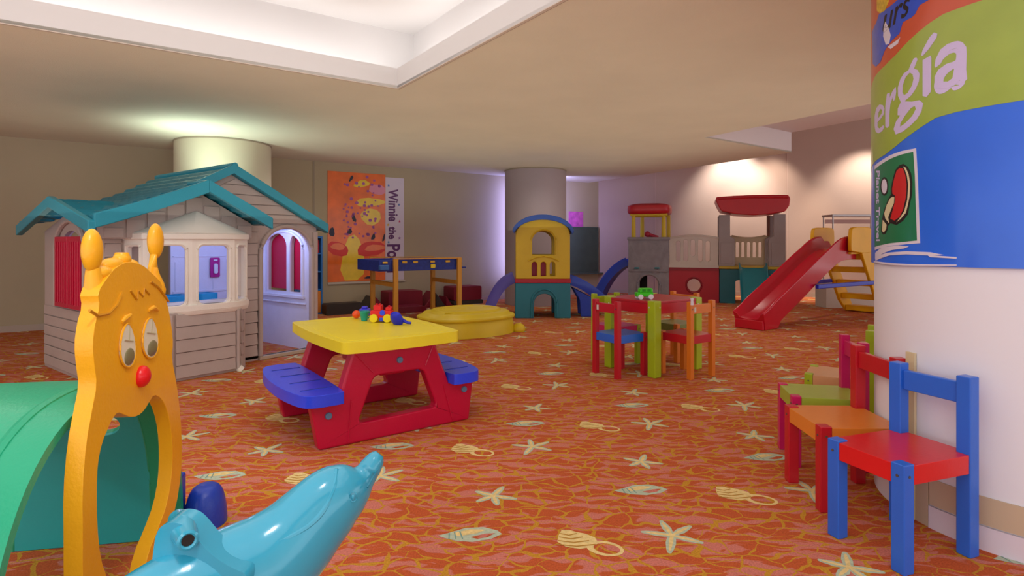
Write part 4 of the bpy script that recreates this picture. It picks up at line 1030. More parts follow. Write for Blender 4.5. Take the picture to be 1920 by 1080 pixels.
b = BM(); Yk = (pk.y+pk2.y)/2; prism(b, [(0, CAMZ-(425-455)/F*Yk), (Lk, CAMZ-(425-455)/F*Yk), (Lk, CAMZ-(397-455)/F*Yk), (0, CAMZ-(397-455)/F*Yk)], [], fmP, .002, .008)
o = obj('wall_notice', b, [mat('notice_pink', '#d060b4', .5, .3, 0, 60, 0, .25, 9)]); o.location = (pk.x, pk.y, 0); o.rotation_euler = (0, 0, math.radians(WANG)); tag(o, 'pink paper notice on the wall above the chalkboard', 'notice')

# ================================================================ YELLOW TOWER WITH SLIDES
TY = 8.33
def g8(px, py, Y=TY): return ((px-960)/F*Y, CAMZ-(py-455)/F*Y)
TWx = g8(1018, 500)[0]; TWR = thing('slide_tower', 'yellow and teal climbing tower with arched blue roof and two slides', 'play tower', (TWx, TY, 0), 0)
def tl(px, py): a, c = g8(px, py); return (a-TWx, c)
hw = .395; TD = .72
yb, yt = tl(0, 523)[1], tl(0, 426)[1]; tb = tl(0, 528)[1]
YT = plastic('plastic_tower_yellow', '#cfae20', .45); TT = plastic('plastic_tower_teal', '#1f7486', .45)
ytop = [(hw*math.cos(math.radians(a)), 1.225+.225*math.sin(math.radians(a))) for a in range(0, 181, 10)]
slots = [archdoor(tl(px-5, 0)[0], tl(px+5, 0)[0], tl(0, 518)[1], tl(0, 497)[1], tl(0, 491)[1], 8) for px in (1002, 1019, 1036)]
for nm, y0, y1 in (('front_panel', 0, .05), ('rear_panel', TD-.05, TD)):
    b = BM(); prism(b, [(-hw, yb), (hw, yb)]+ytop, [archdoor(tl(998, 0)[0], tl(1040, 0)[0], tl(0, 478)[1], tl(0, 452)[1], tl(0, 433)[1])]+slots, XZ, y0, y1); obj(nm, b, YT, TWR, .012, 3)
b = BM(); tube(b, [Vector((x, -.006, z)) for x, z in [tl(990, 489), tl(1003, 483), tl(1019, 480), tl(1035, 483), tl(1048, 489)]], .012, 8); tube(b, [Vector((x, -.004, z)) for x, z in archdoor(tl(995, 0)[0], tl(1043, 0)[0], tl(0, 478)[1], tl(0, 451)[1], tl(0, 430)[1])[1:]], .01, 8); obj('panel_moulding', b, YT, TWR)
for sx in (-1, 1):
    b = BM(); x0, x1 = sorted((sx*hw, sx*(hw-.04))); prism(b, [(0.04, yb), (TD-.04, yb), (TD-.04, yt), (.04, yt)], [archdoor(.14, TD-.14, yb+.01, .95, 1.2)], lambda u, v, t: Vector((t, u, v)), x0, x1); obj('side_panel', b, YT, TWR, .01)
b = BM(); box(b, -hw-.01, hw+.01, -.012, TD+.012, tb-.02, yb+.002); obj('deck_band', b, plastic('plastic_band_red', '#a8182c', .4), TWR, .008)
lowarch = archdoor(tl(1001, 0)[0], tl(1040, 0)[0], -.001, tl(0, 570)[1], tl(0, 551)[1])
def lowpanel(b, y0, y1):
    o_ = [(-hw-.01, 0), (lowarch[0][0], 0)]+list(reversed(lowarch[2:]))+[(lowarch[1][0], 0), (hw+.01, 0), (hw+.005, tb-.02), (-hw-.005, tb-.02)]
    prism(b, o_, [], XZ, y0, y1)
b = BM(); lowpanel(b, 0, .06); obj('base_front', b, TT, TWR, .012)
b = BM(); lowpanel(b, TD-.06, TD); obj('base_rear', b, TT, TWR, .012)
b = BM(); tube(b, [Vector((x, -.004, z)) for x, z in [(tl(996, 0)[0], .01)]+list(reversed(arc(tl(1020.5, 0)[0], tl(0, 568)[1], .185, .20, 0, 180, 14)))+[(tl(1045, 0)[0], .01)]], .016, 8); obj('arch_moulding', b, TT, TWR)
for sx in (-1, 1):
    b = BM(); x0, x1 = sorted((sx*(hw+.005), sx*(hw-.05))); box(b, x0, x1, .06, TD-.06, 0, tb-.02); obj('base_side', b, TT, TWR, .01)
b = BM(); ra = [((hw+.055)*math.cos(math.radians(a)), 1.238+.272*math.sin(math.radians(a))) for a in range(4, 177, 8)]; ri = [((hw+.02)*math.cos(math.radians(a)), 1.205+.228*math.sin(math.radians(a))) for a in range(4, 177, 8)]
prism(b, ra+ri[::-1], [], XZ, -.05, TD+.05); obj('roof', b, plastic('plastic_roof_blue', '#2b55b0', .4), TWR, .012, 3)
b = BM(); box(b, -.26, .06, .3, .34, yb, yb+.30); obj('inner_panel', b, RED, TWR)
sp_ = bez((hw+.01, .30, .50), (hw+.25, .32, .45), (hw+.45, .45, .22), (hw+.62, .55, .12), 12)
b = BM(); chute(b, sp_, (0, 1, 0), .36, .11, .025, .01); sl = obj('slide', b, BLU2, TWR, angle=50); part_label(sl, 'blue slide on the right side')
for ya in (.18, .56):
    b = BM(); prism(b, [(hw+.18, .002), (hw+.34, .002), (hw+.42, .24), (hw+.06, .43), (hw+.16, .25)], [], XZ, ya, ya+.04); obj('slide_support', b, BLU2, TWR, .008)
sp_ = bez((-hw-.01, .30, .53), (-hw-.2, .30, .48), (-hw-.30, .30, .25), (-hw-.36, .22, .05), 14)
b = BM(); chute(b, sp_, (0, 1, 0), .36, .12, .025, .01); sl = obj('slide', b, PUR, TWR, angle=50); part_label(sl, 'purple slide on the left side')
p = floor_at(966, 592); b = BM(); box(b, -.05, .05, -.03, .03, 0, .05); lathe(b, [(.02, .05), (.02, .06)], (0, 0, 0), 10); o = obj('toy_block', b, plastic('plastic_green', '#1c8f4a', .4), bevel=.006, loc=(p.x-.13, p.y-.30, 0)); tag(o, 'small green block on the floor at the foot of the yellow tower', 'toy block')

# ================================================================ CASTLE PLAY CENTRE
CY = 10.95; CA = -18.0
gx0 = (1178-960)/F*CY
CS = thing('castle_climber', 'grey stone castle climber with red roofs, red crawl panel and teal slide', 'play centre', (gx0, CY, 0), CA)
def g(px, py):   # where the sight line meets the front plane of the climber, in its own frame
    ca, sa = math.cos(math.radians(CA)), math.sin(math.radians(CA)); r = (px-960)/F; w_ = (r*CY-gx0)/(ca-r*sa)
    py = py or 455; px0 = px or 1250
    if not px: w_ = 0
    return (w_, CAMZ-(py-455)/F*(CY+sa*(WREF if not px else w_)))
WREF = .4
gd = .75
xa, xb = g(1178, 0)[0], g(1254, 0)[0]; zt = g(0, 448)[1]
ar = archdoor(g(1199, 0)[0], g(1234, 0)[0], 0, g(0, 532)[1], g(0, 516)[1])
def archpanel(x0, x1, z1, A): return [(x0, 0), (A[0][0], 0)]+list(reversed(A[2:]))+[(A[1][0], 0), (x1, 0), (x1, z1), (x0, z1)]
for y0, y1 in ((0, .07), (gd-.07, gd)):
    b = BM(); prism(b, archpanel(xa, xb, zt, ar), [], XZ, y0, y1, .08, .08)
    for v in b.verts:
        if abs(v.co.y-y0) < .001 and y0 == 0: v.co.y -= .012*math.sin(v.co.x*31+v.co.z*17)*math.sin(v.co.z*29-v.co.x*11)
    obj('stone_panel', b, GRY, CS)
for x0, x1 in ((xa, xa+.06), (xb-.06, xb)):
    b = BM(); box(b, x0, x1, .07, gd-.07, 0, zt); obj('stone_side', b, GRY, CS, .01)
b = BM(); tube(b, [(x, -.012, z) for x, z in [(g(1197, 0)[0], .02)]+list(reversed(arc(g(1216.5, 0)[0], g(0, 534)[1], .205, .20, 0, 180, 12)))+[(g(1236, 0)[0], .02)]], .022, 8); box(b, xa+.02, xb-.02, -.025, .0, g(0, 509)[1], g(0, 507)[1]); obj('stone_arch', b, GRY, CS)
b = BM(); box(b, xa-.02, xb+.02, -.03, gd+.03, zt-.02, zt+.035); obj('parapet', b, GRY, CS, .012)
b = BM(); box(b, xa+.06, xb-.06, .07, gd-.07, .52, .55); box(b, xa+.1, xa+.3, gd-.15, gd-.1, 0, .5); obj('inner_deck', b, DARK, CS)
for px in (1194, 1232):
    b = BM(); x, z = g(px, 502.5); box(b, x-.045, x+.045, -.03, -.005, z-.014, z+.014); obj('grip', b, TEAL, CS, .006)
zr = g(0, 401)[1]
for px, y in ((1187, .08), (1244, .08), (1198, gd-.08), (1250, gd-.08)):
    b = BM(); x = g(px, 0)[0]; cyl(b, (x, y, zt+.03), (x, y, zr), .042, .036, 14); obj('roof_post', b, YELS, CS)
b = BM(); box(b, xa+.03, xb-.03, .03, .12, zr-.035, zr+.01); box(b, xa+.03, xb-.03, gd-.12, gd-.03, zr-.035, zr+.01); obj('roof_beam', b, YELS, CS, .01)
def dome(x0, x1, y0, y1, z0, z1, crown, name, m, skew=0):
    b = BM(); cx, cy = (x0+x1)/2, (y0+y1)/2; rx, ry = (x1-x0)/2, (y1-y0)/2; rings = []
    for s, z in ((.90, z0), (.97, z0+.02), (1, z0+.06), (1, z0+.11), (.985, z1-.01), (.93, z1), (.8, z1+crown*.5), (.5, z1+crown*.9), (.02, z1+crown)):
        rings.append([Vector((cx+x*s, cy+y*s, z)) for x, y in ((v.x, v.y) for v in sell(rx, ry, 0, 56, 5))])
    return b, loft(b, rings) and obj(name, b, m, CS, angle=50)
_, rf = dome(xa-.035, xb+.035, -.06, gd+.06, zr, g(0, 384)[1], .045, 'roof', REDR)
x, z = g(1213, 439); b = BM(); ellipsoid(b, (x, .12, z), (.055, .05, .055)); tube(b, [(x, .12, z), (x+.13, .14, z-.04), (x+.2, .15, z-.055)], [.04, .03, .025], 10); tube(b, [(x, .12, z-.03), (x+.02, .14, zt+.03)], .025, 8); obj('toy_telescope', b, plastic('plastic_telescope', '#b0203c', .4), CS)
sp_ = bez((xa+.0, .45, .68), (xa-.22, .42, .6), (xa-.42, .30, .35), (xa-.50, .05, .06), 14)
b = BM(); chute(b, sp_, (.15, 1, 0), .34, .13, .025, .01); obj('blue_slide', b, BLU2, CS, angle=50)
WREF = 1.25
# middle: cream fence above red crawl panel
xm, xn = g(1254, 0)[0], g(1348, 0)[0]
z_a, z_b, z_c = g(0, 567)[1], g(0, 502)[1], g(0, 447)[1]
for y0, y1 in ((0.02, .10), (gd-.1, gd-.02)):
    hr = .118 if y0 < .1 else .2
    cxh, czh = g(1301, 535)
    b = BM(); prism(b, [(xm, 0), (xn, 0), (xn, z_b), (xm, z_b)], [[(cxh+hr*math.cos(2*PI*i/28), czh+hr*math.sin(2*PI*i/28)) for i in range(28)]], XZ, y0, y1); obj('crawl_panel', b, plastic('plastic_panel_red', '#b01428', .4), CS, smooth=False)
    if y0 < .1:
        b = BM(); tube(b, [(cxh+.135*math.cos(2*PI*i/28), .02, czh+.14*math.sin(2*PI*i/28)) for i in range(28)], .018, 8, closed=True); box(b, xm, xn, .0, .04, z_b-.05, z_b-.01); obj('crawl_ring', b, plastic('plastic_panel_red_dark', '#8f1024', .4), CS)
    if y0 > .1: continue
    top = [(xn, z_c)]+[(xn+(xm-xn)*i/10, z_c+.05*math.sin(PI*i/10)) for i in range(1, 10)]+[(xm, z_c)]
    sl_ = []
    for i, px in enumerate((1271.5, 1285.5, 1299, 1313, 1327)):
        x = g(px, 0)[0]; zb_ = g(0, 488 if i != 2 else 478)[1]; zt_ = g(0, 455 if i in (0, 4) else 452)[1]; sl_.append([(x-.038, zb_), (x, zb_-.03), (x+.038, zb_)]+arc(x, zt_, .038, .03, 0, 180, 6))
    b = BM(); prism(b, [(xm+.01, z_b+.005), (xn-.01, z_b+.005)]+top, sl_, XZ, y0+.005, y1-.01); obj('slatted_fence', b, plastic('plastic_fence_grey', '#cdc2b8', .5), CS, .008)
    b = BM(); tube(b, [(p_[0], y0+.02, p_[1]) for p_ in top], .022, 8); box(b, xm, xn, y0-.01, y1, z_b, z_b+.045); obj('fence_rail', b, plastic('plastic_fence_grey', '#cdc2b8', .5), CS)
WREF = 2.3
# right: tall unit with grey posts, wide red roof, cream back fence, teal base and slide
x0, x1 = g(1348, 0)[0], g(1473, 0)[0]; zr2 = g(0, 402)[1]; zd = g(0, 505)[1]
wv, nv = .19, .27
for y0, y1 in ((0, .09), (gd-.09, gd)):
    for sx, xe in ((1, x0), (-1, x1)):
        pts = [(xe, zd+.05), (xe+sx*nv, zd+.05), (xe+sx*nv, g(0, 449)[1]), (xe+sx*(nv-.03), g(0, 446)[1]), (xe+sx*wv, g(0, 443)[1]), (xe+sx*wv, zr2), (xe, zr2)]
        b = BM(); prism(b, pts, [], XZ, y0, y1); box(b, *sorted((xe+sx*.03, xe+sx*(nv-.04))), y0-.008, y0+.01, zd+.09, g(0, 455)[1]); obj('roof_pillar', b, GRB, CS, .012)
for xa_, xb_ in ((x1-wv-.045, x1-wv), (x0+wv-.01, x0+wv+.03)):
    b = BM(); box(b, xa_, xb_, gd-.16, gd-.06, g(0, 442)[1], zr2); obj('inner_post', b, plastic('plastic_brown', '#6e4030', .5), CS)
ro = [g(*q) for q in ((1343, 370), (1375, 367.5), (1410, 366), (1445, 365.5), (1477, 366), (1481, 372), (1479, 386), (1471, 397), (1440, 402), (1411, 404), (1380, 402), (1352, 396), (1345, 384), (1341.5, 375))]
b = BM(); prism(b, ro, [], XZ, -.07, gd+.07); obj('wide_roof', b, REDR, CS, .03, 4)
b = BM(); tube(b, [(p_[0], -.075, p_[1]-.012) for p_ in (g(1346, 373), g(1410, 369.5), g(1476, 370))], .014, 8); obj('roof_moulding', b, REDR, CS)
b = BM(); xs_ = [g(px, 0)[0] for px in (1376, 1444)]; top = [(xs_[1]-(xs_[1]-xs_[0])*i/10, g(0, 441)[1]-.045*math.sin(PI*i/10)) for i in range(11)]
sl_ = []
for k in range(5):
    x = xs_[0]+.1+(xs_[1]-xs_[0]-.2)*k/4; sl_.append([(x-.028, g(0, 484)[1]), (x+.028, g(0, 484)[1])]+arc(x, g(0, 456)[1], .028, .025, 0, 180, 6))
prism(b, [(xs_[0]-.2, zd+.05), (xs_[1]+.2, zd+.05), (xs_[1]+.2, g(0, 441)[1])]+top+[(xs_[0]-.2, g(0, 441)[1])], sl_, XZ, gd-.06, gd-.02); tube(b, [(p_[0], gd-.05, p_[1]) for p_ in top], .018, 8); obj('back_fence', b, plastic('plastic_fence_cream', '#cdbb9a', .5), CS, .006)
b = BM(); box(b, x0, x1, -.015, gd, zd, zd+.048); obj('deck', b, plastic('plastic_deck_yellow', '#bfa02a', .45), CS, .01)
TL = plastic('plastic_leg_teal', '#1b6672', .45)
for y0, y1 in ((0, .08), (gd-.08, gd)):
    A = archdoor(g(1379, 0)[0], g(1443, 0)[0], 0, .40, .44)
    b = BM(); prism(b, archpanel(x0+.01, x1-.01, zd, A), [], XZ, y0, y1); obj('base_arch', b, TL, CS, .014)
for xs0, xs1 in ((x0+.01, x0+.06), (x1-.06, x1-.01)):
    b = BM(); box(b, xs0, xs1, .08, gd-.08, 0, zd); obj('base_side', b, TL, CS, .01)
xc = g(1411, 0)[0]
sp_ = bez((xc, .0, zd+.035), (xc, -.14, zd+.0), (xc-.0, -.30, .22), (xc, -.62, .05), 14)
b = BM(); chute(b, sp_, (1, 0, 0), .40, .09, .025, .01); obj('teal_slide', b, plastic('plastic_slide_teal', '#23808c', .25, .05, .3), CS, angle=50)

# ================================================================ BIG RED SLIDE
S0 = Vector((3.02, 7.305, 0)); RS = thing('big_slide', 'large glossy red slide with yellow ladder at the right', 'slide', S0, 35)
prof = [(0, .125), (.05, .14), (.14, .16), (.28, .205), (.5, .31), (.9, .50), (1.4, .75), (1.8, .93), (2.0, .985), (2.2, 1.0), (2.42, 1.0)]
pp = catmull([(a, 0.0, c) for a, c in prof], 3)
hts = []
for p_ in pp:
    t = p_[0]; hts.append(.09+.06*min(1, t/.3) if t < .3 else (.15 if t < 1.7 else .15+.04*min(1, (t-1.7)/.4)) if t < 2.25 else .12)
b = BM(); chute(b, pp, (0, 1, 0), .33, hts, .03, .025, rnd=.07, solid=set(range(0, 10)), under=.12); so = obj('slide_bed', b, REDS, RS, .006, 2, angle=50)
b = BM(); box(b, -.014, .03, -.195, .195, .002, .12); obj('slide_toe', b, REDS, RS, .01)
YL = plastic('plastic_ladder_yellow', '#f0b400', .4)
for sy, nm in ((-1, 'near'), (1, 'far')):
    y0, y1 = sorted((sy*.245, sy*.30))
    ear = [(2.06, .985), (2.10, .97), (2.62, .93), (2.70, 1.0), (2.71, 1.27), (2.66, 1.33), (2.50, 1.335), (2.14, 1.33), (2.07, 1.28)]
    b = BM(); prism(b, smooth2(ear, 1), [], XZ, y0, y1); obj('side_guard', b, YL, RS, .014, 3)
    rail = [(2.36, 1.0), (2.66, 1.0), (3.36, .0), (3.12, .0), (2.9, .18)]
    b = BM(); prism(b, rail, [], XZ, y0+.004, y1-.004); obj('ladder_rail', b, YL, RS, .012)
    b = BM(); beam(b, (1.22, sy*.235, .50), (2.75, sy*.30, .50), .05, .06); obj('brace_bar', b, plastic('plastic_bar_blue', '#1c2fc0', .3), RS, .01)
for z in (.10, .30, .52, .73, .93):
    xx = 2.66+(1-z)*.70-.20; b = BM(); box(b, xx-.03, xx+.15, -.245, .245, z-.085, z); obj('step', b, YL, RS, .01)
b = BM(); box(b, 2.18, 2.66, -.245, .245, .93, .965); obj('top_platform', b, YL, RS, .008)
# ================================================================ WHITE FRAME BOARD behind the slide
pw = at(1549, 455, 9.62); WF = thing('display_frame', 'white box stand with a thin metal frame behind the yellow ladder', 'stand', (pw.x, pw.y, 0), 0)
b = BM(); box(b, 0, 1.1, 0, .35, 0, .42); obj('stand_box', b, mat('box_offwhite', '#cfc4b8', .5), WF, .006)
MET = mat('frame_metal', '#b5b0b0', .35, .5, 0, 60, 0, 0, 3, 0, .4)
b = BM()
for x in (.13, .95):
    for y in (.03, .32):
        b = BM(); cyl(b, (x, y, .42), (x, y, 1.57), .012, .012, 8); obj('upright', b, MET, WF)
b = BM(); box(b, .11, .98, .01, .34, 1.54, 1.575); obj('top_shelf', b, MET, WF, .004)
b = BM(); box(b, .15, .93, .30, .31, 1.43, 1.50); obj('shelf_rail', b, mat('rail_pink', '#c89a90', .5), WF)

# ================================================================ WOODEN TABLE AND CHAIRS
def paint(name, h): return mat('paint_'+name, h, .32, .5, .06, 50, .15, .05, 5)
P_RED = paint('red', '#c01226'); P_ORR = paint('scarlet', '#d8161e'); P_BLU = paint('blue', '#2468d8'); P_LIM = paint('lime', '#a8c01a'); P_ORA = paint('orange', '#dd7a20'); P_PNK = paint('pink', '#cc1262'); P_GRN = paint('green_seat', '#a2b83c'); P_ORS = paint('orange_seat', '#e0842c'); P_OLV = paint('olive', '#7d8a4a'); P_TOP = paint('table_red', '#b8202c'); P_BEI = paint('pale_orange', '#d8a070')
SCRW = mat('screw_grey', '#6d655c', .4, .5, 0, 60, 0, 0, 3, 0, .6)
WT = thing('wooden_table', 'square red wooden play table with thick lime green legs', 'table', (1.157, 4.64, 0), 36.5)
tw, td, tt = .62, .56, .62; lw = .075
for x, y in ((0, 0), (tw, 0), (0, td), (tw, td)):
    b = BM(); sx = 1 if x == 0 else -1; sy = 1 if y == 0 else -1
    box(b, *sorted((x-sx*.004, x+sx*lw)), *sorted((y-sy*.004, y+sy*lw)), 0, tt+.004); obj('leg', b, P_LIM, WT, .006)
b = BM(); prism(b, [(lw, .0), (tw-lw, .0), (tw-lw, lw), (tw, lw), (tw, td-lw), (tw-lw, td-lw), (tw-lw, td), (lw, td), (lw, td-lw), (0, td-lw), (0, lw), (lw, lw)], [], XY, tt-.02, tt); obj('tabletop', b, P_TOP, WT, .003)
for a in ((lw, tw-lw, .004, .028), (lw, tw-lw, td-.028, td-.004)):
    b = BM(); box(b, a[0], a[1], a[2], a[3], tt-.105, tt-.02); obj('apron', b, P_RED, WT, .003)
for a in ((.004, .028, lw, td-lw), (tw-.028, tw-.004, lw, td-lw)):
    b = BM(); box(b, a[0], a[1], a[2], a[3], tt-.105, tt-.02); obj('apron', b, P_RED, WT, .003)
b = BM()
for x in (lw-.02, tw-lw+.02): cyl(b, (x, -.008, tt-.05), (x, .0, tt-.05), .006, .006, 10)
for y in (lw-.02, td-lw+.02): cyl(b, (-.008, y, tt-.05), (0, y, tt-.05), .006, .006, 10)
obj('screw_cap', b, mat('screw_white', '#d8d0d0', .4), WT)
def make_chair(post, post2, seat, w_=.27, d_=.29, sh=.35, bh=.625, lg=.043, tagm=None):
    """returns a list of (name, mesh builder, material) in the chair's own frame: back at y=0, seat towards -y"""
    def build(parent):
        for sx in (-1, 1):
            b = BM(); box(b, sx*w_/2-lg/2, sx*w_/2+lg/2, -lg/2, lg/2, 0, bh); lo = obj('back_leg', b, post, parent, .004)
            b = BM(); cyl(b, (sx*w_/2, lg/2, bh-.06), (sx*w_/2, lg/2+.002, bh-.06), .006, .006, 8); obj('screw', b, SCRW, lo)
            b = BM(); box(b, sx*w_/2-lg/2, sx*w_/2+lg/2, -d_-lg/2, -d_+lg/2, 0, sh+.005); lo = obj('front_leg', b, post2, parent, .004)
            b = BM(); cyl(b, (sx*w_/2, -d_-lg/2, sh-.035), (sx*w_/2, -d_-lg/2-.002, sh-.035), .005, .005, 8); cyl(b, (sx*(w_/2+lg/2), -d_, sh-.035), (sx*(w_/2+lg/2+.002), -d_, sh-.035), .005, .005, 8); obj('screw', b, SCRW, lo)
        b = BM(); x_ = w_/2-lg/2; box(b, -x_, x_, -.012, .012, bh-.10, bh-.025); obj('back_rail', b, post, parent, .004)
        q = lg/2
        b = BM(); prism(b, [(-w_/2+q, -d_-q*.9), (w_/2-q, -d_-q*.9), (w_/2-q, -d_+q), (w_/2+q*.9, -d_+q), (w_/2+q*.9, -q), (w_/2-q, -q), (w_/2-q, q*.6), (-w_/2+q, q*.6), (-w_/2+q, -q), (-w_/2-q*.9, -q), (-w_/2-q*.9, -d_+q), (-w_/2+q, -d_+q)], [], XY, sh-.065, sh); obj('seat', b, seat, parent, .003)
        if tagm:
            b = BM(); x_t = w_/2-.02*0-.03; box(b, x_t-.022, x_t, .012, .016, bh-.085, bh-.045); obj('paper_label', b, tagm, parent)
    return build
LBL = mat('label_white', '#d9d4cc', .6)
def chair(loc, facing, label, post, seat, group=None, **k):
    t = thing('wooden_chair', label, 'chair', (loc[0], loc[1], 0), facing+90, group); make_chair(post, k.pop('front', post), seat, **k)(t); return t
chair((.78, 4.735), 32, 'red wooden chair with blue seat at the left of the red table', P_RED, P_BLU, tagm=LBL)
chair((1.543, 4.675), 124, 'orange wooden chair with red seat at the near right of the red table', P_ORA, P_RED, tagm=LBL)
chair((.885, 5.42), -60, 'lime wooden chair with dark pink seat behind the left of the red table', P_LIM, P_PNK)
chair((1.665, 5.53), 216, 'orange wooden chair with olive seat behind the right of the red table', P_ORA, P_OLV)
chair((1.565, 2.14), 199.4, 'blue wooden chair with red seat nearest the camera by the banner column', P_BLU, P_ORR, w_=.25, d_=.32, sh=.36, bh=.63, lg=.048)
chair((1.585, 2.49), 178, 'red wooden chair with orange seat behind the blue chair', P_RED, P_ORS, w_=.29, d_=.30, sh=.345, bh=.63, lg=.047)
chair((1.715, 2.88), 168, 'pink wooden chair with lime green seat behind the red chair', P_PNK, P_GRN, w_=.25, d_=.30, sh=.345, bh=.62)
chair((2.03, 3.24), 146, 'lime wooden chair with pale orange seat farthest in the row by the column', P_LIM, P_BEI, w_=.26, d_=.30, sh=.345, bh=.62)
# green toy truck on the wooden table
p = floor_at(1208, 561, .62); TK = thing('toy_truck', 'bright green toy truck with white wheels on the red wooden table', 'toy truck', (p.x, p.y, .6205), 8)
LG = plastic('plastic_neon_green', '#3ccf1c', .3)
b = BM(); box(b, -.075, .07, -.035, .035, .022, .06); prism(b, [(-.05, .06), (.068, .06), (.062, .095), (-.042, .095)], [], XZ, -.033, .033); obj('truck_body', b, LG, TK, .008)
b = BM(); box(b, -.03, .0, -.0345, .0345, .066, .086); box(b, .015, .045, -.0345, .0345, .066, .086); obj('truck_window', b, plastic('plastic_green_dark', '#1f8f14', .4), TK)
for x in (-.045, .045):
    for y in (-.036, .036):
        b = BM(); cyl(b, (x, y-.009, .022), (x, y+.009, .022), .022, .022, 18); obj('wheel', b, mat('wheel_white', '#e4e0ea', .4), TK, .003)
p = floor_at(1300, 573, .62); b = BM(); lathe(b, [(.012, 0), (.010, .035), (.014, .05), (.0005, .055)], (0, 0, 0), 14); o = obj('toy_figure', b, mat('wheel_white', '#e4e0ea', .4), loc=(p.x, p.y+.03, .6205)); tag(o, 'tiny white toy figure at the right corner of the red wooden table', 'toy')

# ================================================================ BANNER round the near column
BR = CR+.012
def cb(px, py): return col_s(px, py, BR)
BN = thing('column_banner', 'big printed vinyl banner in blue, green and red wrapped round the near column', 'banner', (CC.x, CC.y, 0), 0)
def bmap(lay):
    def fm(s, z, t):
        a = s/CR; R_ = BR+t; return Vector((-math.cos(a)*R_, -math.sin(a)*R_, z))
    return fm
s_left = cb(1633, 455)[0]-.18; s_right = cb(1795, 455)[0]+1.1
VB = mat('vinyl_blue', '#2168e8', .32, .5, .25, 9, .3, .03, 6); VG = mat('vinyl_green', '#9ab03e', .3, .5, .2, 9, .3, .05, 10); VR = mat('vinyl_red', '#c9502c', .3, .5, .2, 9, .3, .08, 8)
VE = mat('vinyl_emerald', '#10784c', .32, .5, .1, 9, .3); VW = mat('vinyl_white', '#ddd6e6', .35, .5, 0, 9, .2); VX = mat('vinyl_black', '#1c1014', .35); VD = mat('vinyl_deep_red', '#c8141e', .32, .5, 0, 9, .3); VK = mat('vinyl_cream', '#ddd2a8', .35); VU = mat('vinyl_royal', '#1f4fd0', .28, .5, .2, 12, .4, .1, 20); VY = mat('vinyl_yellow', '#d8b838', .35, .5, 0, 9, 0, .25, 60)
zb_ = cb(1700, 497)[1]; ztp = 2.25
b = BM(); prism(b, [(s_left, zb_), (s_right, zb_), (s_right, ztp), (s_left, ztp)], [], bmap(0), -.008, .0, .03); obj('blue_field', b, VB, BN, angle=60)
def layer(name, px_pts, lay, m, raw=(), holes=()):
    pts = [cb(*p) for p in px_pts]+list(raw); b = BM(); prism(b, pts, [[cb(*p) for p in h] for h in holes], bmap(0), .0002, .0006+.0006*lay, .02); return obj(name, b, m, BN, angle=60)
def extr(px1, py1, px2, py2, ds):   # continue a printed edge beyond the frame of the photo
    a, c = cb(px1, py1), cb(px2, py2); k = (c[1]-a[1])/(c[0]-a[0]); return (c[0]+ds, c[1]+k*ds*.35)
low = [(1642, 302), (1660, 290), (1678, 276), (1700, 258), (1725, 240), (1755, 221), (1794, 210)]
upp = [(1794, 17), (1770, 26), (1745, 42), (1720, 62), (1700, 81), (1680, 103), (1660, 123), (1642, 142)]
sl_ = s_left+.002
eL = cb(1642, 302)[1]-.06; eU = cb(1642, 142)[1]-.10
sr = s_right-.005
layer('red_field', [(1642, 142), (1660, 123), (1680, 103), (1700, 81), (1720, 62), (1745, 42), (1770, 26), (1794, 17)], 0, VR, [(sr, cb(1794, 17)[1]+.06), (sr, ztp-.003), (sl_, ztp-.003), (sl_, eU)])
layer('green_field', low, 1, VG, [(sr, cb(1794, 210)[1]+.03), (sr, cb(1794, 17)[1]+.058)]+[cb(*p) for p in upp]+[(sl_, eU-.002), (sl_, eL)])
layer('royal_splash', [(1636, 60), (1644, 42), (1649, 26), (1664.5, 15.6), (1676.6, 6), (1690, -6), (1741, -6), (1741.6, 0), (1724.7, 9.6), (1716, 26.5), (1709, 33), (1693, 42), (1687, 62.6), (1672, 77), (1660, 93), (1651, 117), (1643, 125), (1637, 119)], 2, VU)
layer('yellow_badge', [(1645, -25), (1667, -25), (1667, 2), (1660, 20), (1651, 25), (1645, 20)], 3, VY)
layer('white_flash', [(1661, 40), (1667, 52), (1671, 66), (1668, 82), (1662, 84), (1657, 68), (1658, 52)], 3, VW); layer('white_flash', [(1665, 88), (1685, 74), (1688, 70), (1684, 82), (1671, 92)], 3, VW)
def glyph(ch, box_, m, lay=3, slope=0.0, shear=0.0, bold=.012, pw=1.0):
    """a letter placed in a rectangle of the photograph's frame, wrapped on the column"""
    x0_, y0_, x1_, y1_ = box_
    b2, a0, a1, b0, b1 = textmesh(ch, bold, shear)
    for v in b2.verts:
        u = (v.co.x-a0)/(a1-a0); t = (v.co.y-b0)/(b1-b0); px = x0_+u*(x1_-x0_); py = y1_-t*(y1_-y0_)-slope*(u-.5)*(x1_-x0_)
        s, z = cb(px, py); v.co = Vector((s, z, 0))
    b = BM(); sheet(b, b2, bmap(0), .0004, .0006+.0006*lay); return obj('letter', b, m, BN, angle=60)
VL = mat('vinyl_lilac', '#cfc0ea', .35, .5, 0, 9, .2)
layer('letter', [(1641, 236), (1641, 218), (1644, 203), (1650, 196), (1656, 197), (1659, 204), (1658, 214), (1653, 222), (1646, 230), (1646, 238), (1650, 241), (1657, 235), (1659, 238), (1655, 246), (1648, 250), (1643, 247)], 3, VL, (), [[(1647, 222), (1648, 211), (1652, 204), (1655, 206), (1654, 213), (1650, 219)]])
layer('letter', [(1661, 237), (1661, 200), (1664, 176), (1669, 174), (1669, 184), (1674, 172), (1680, 163), (1681, 172), (1679, 186), (1676, 190), (1675, 182), (1670, 195), (1668, 215), (1668, 236), (1664, 240)], 3, VL)
Z2 = lambda L: [(1600+.2222*x, .2222*y) for x, y in L]
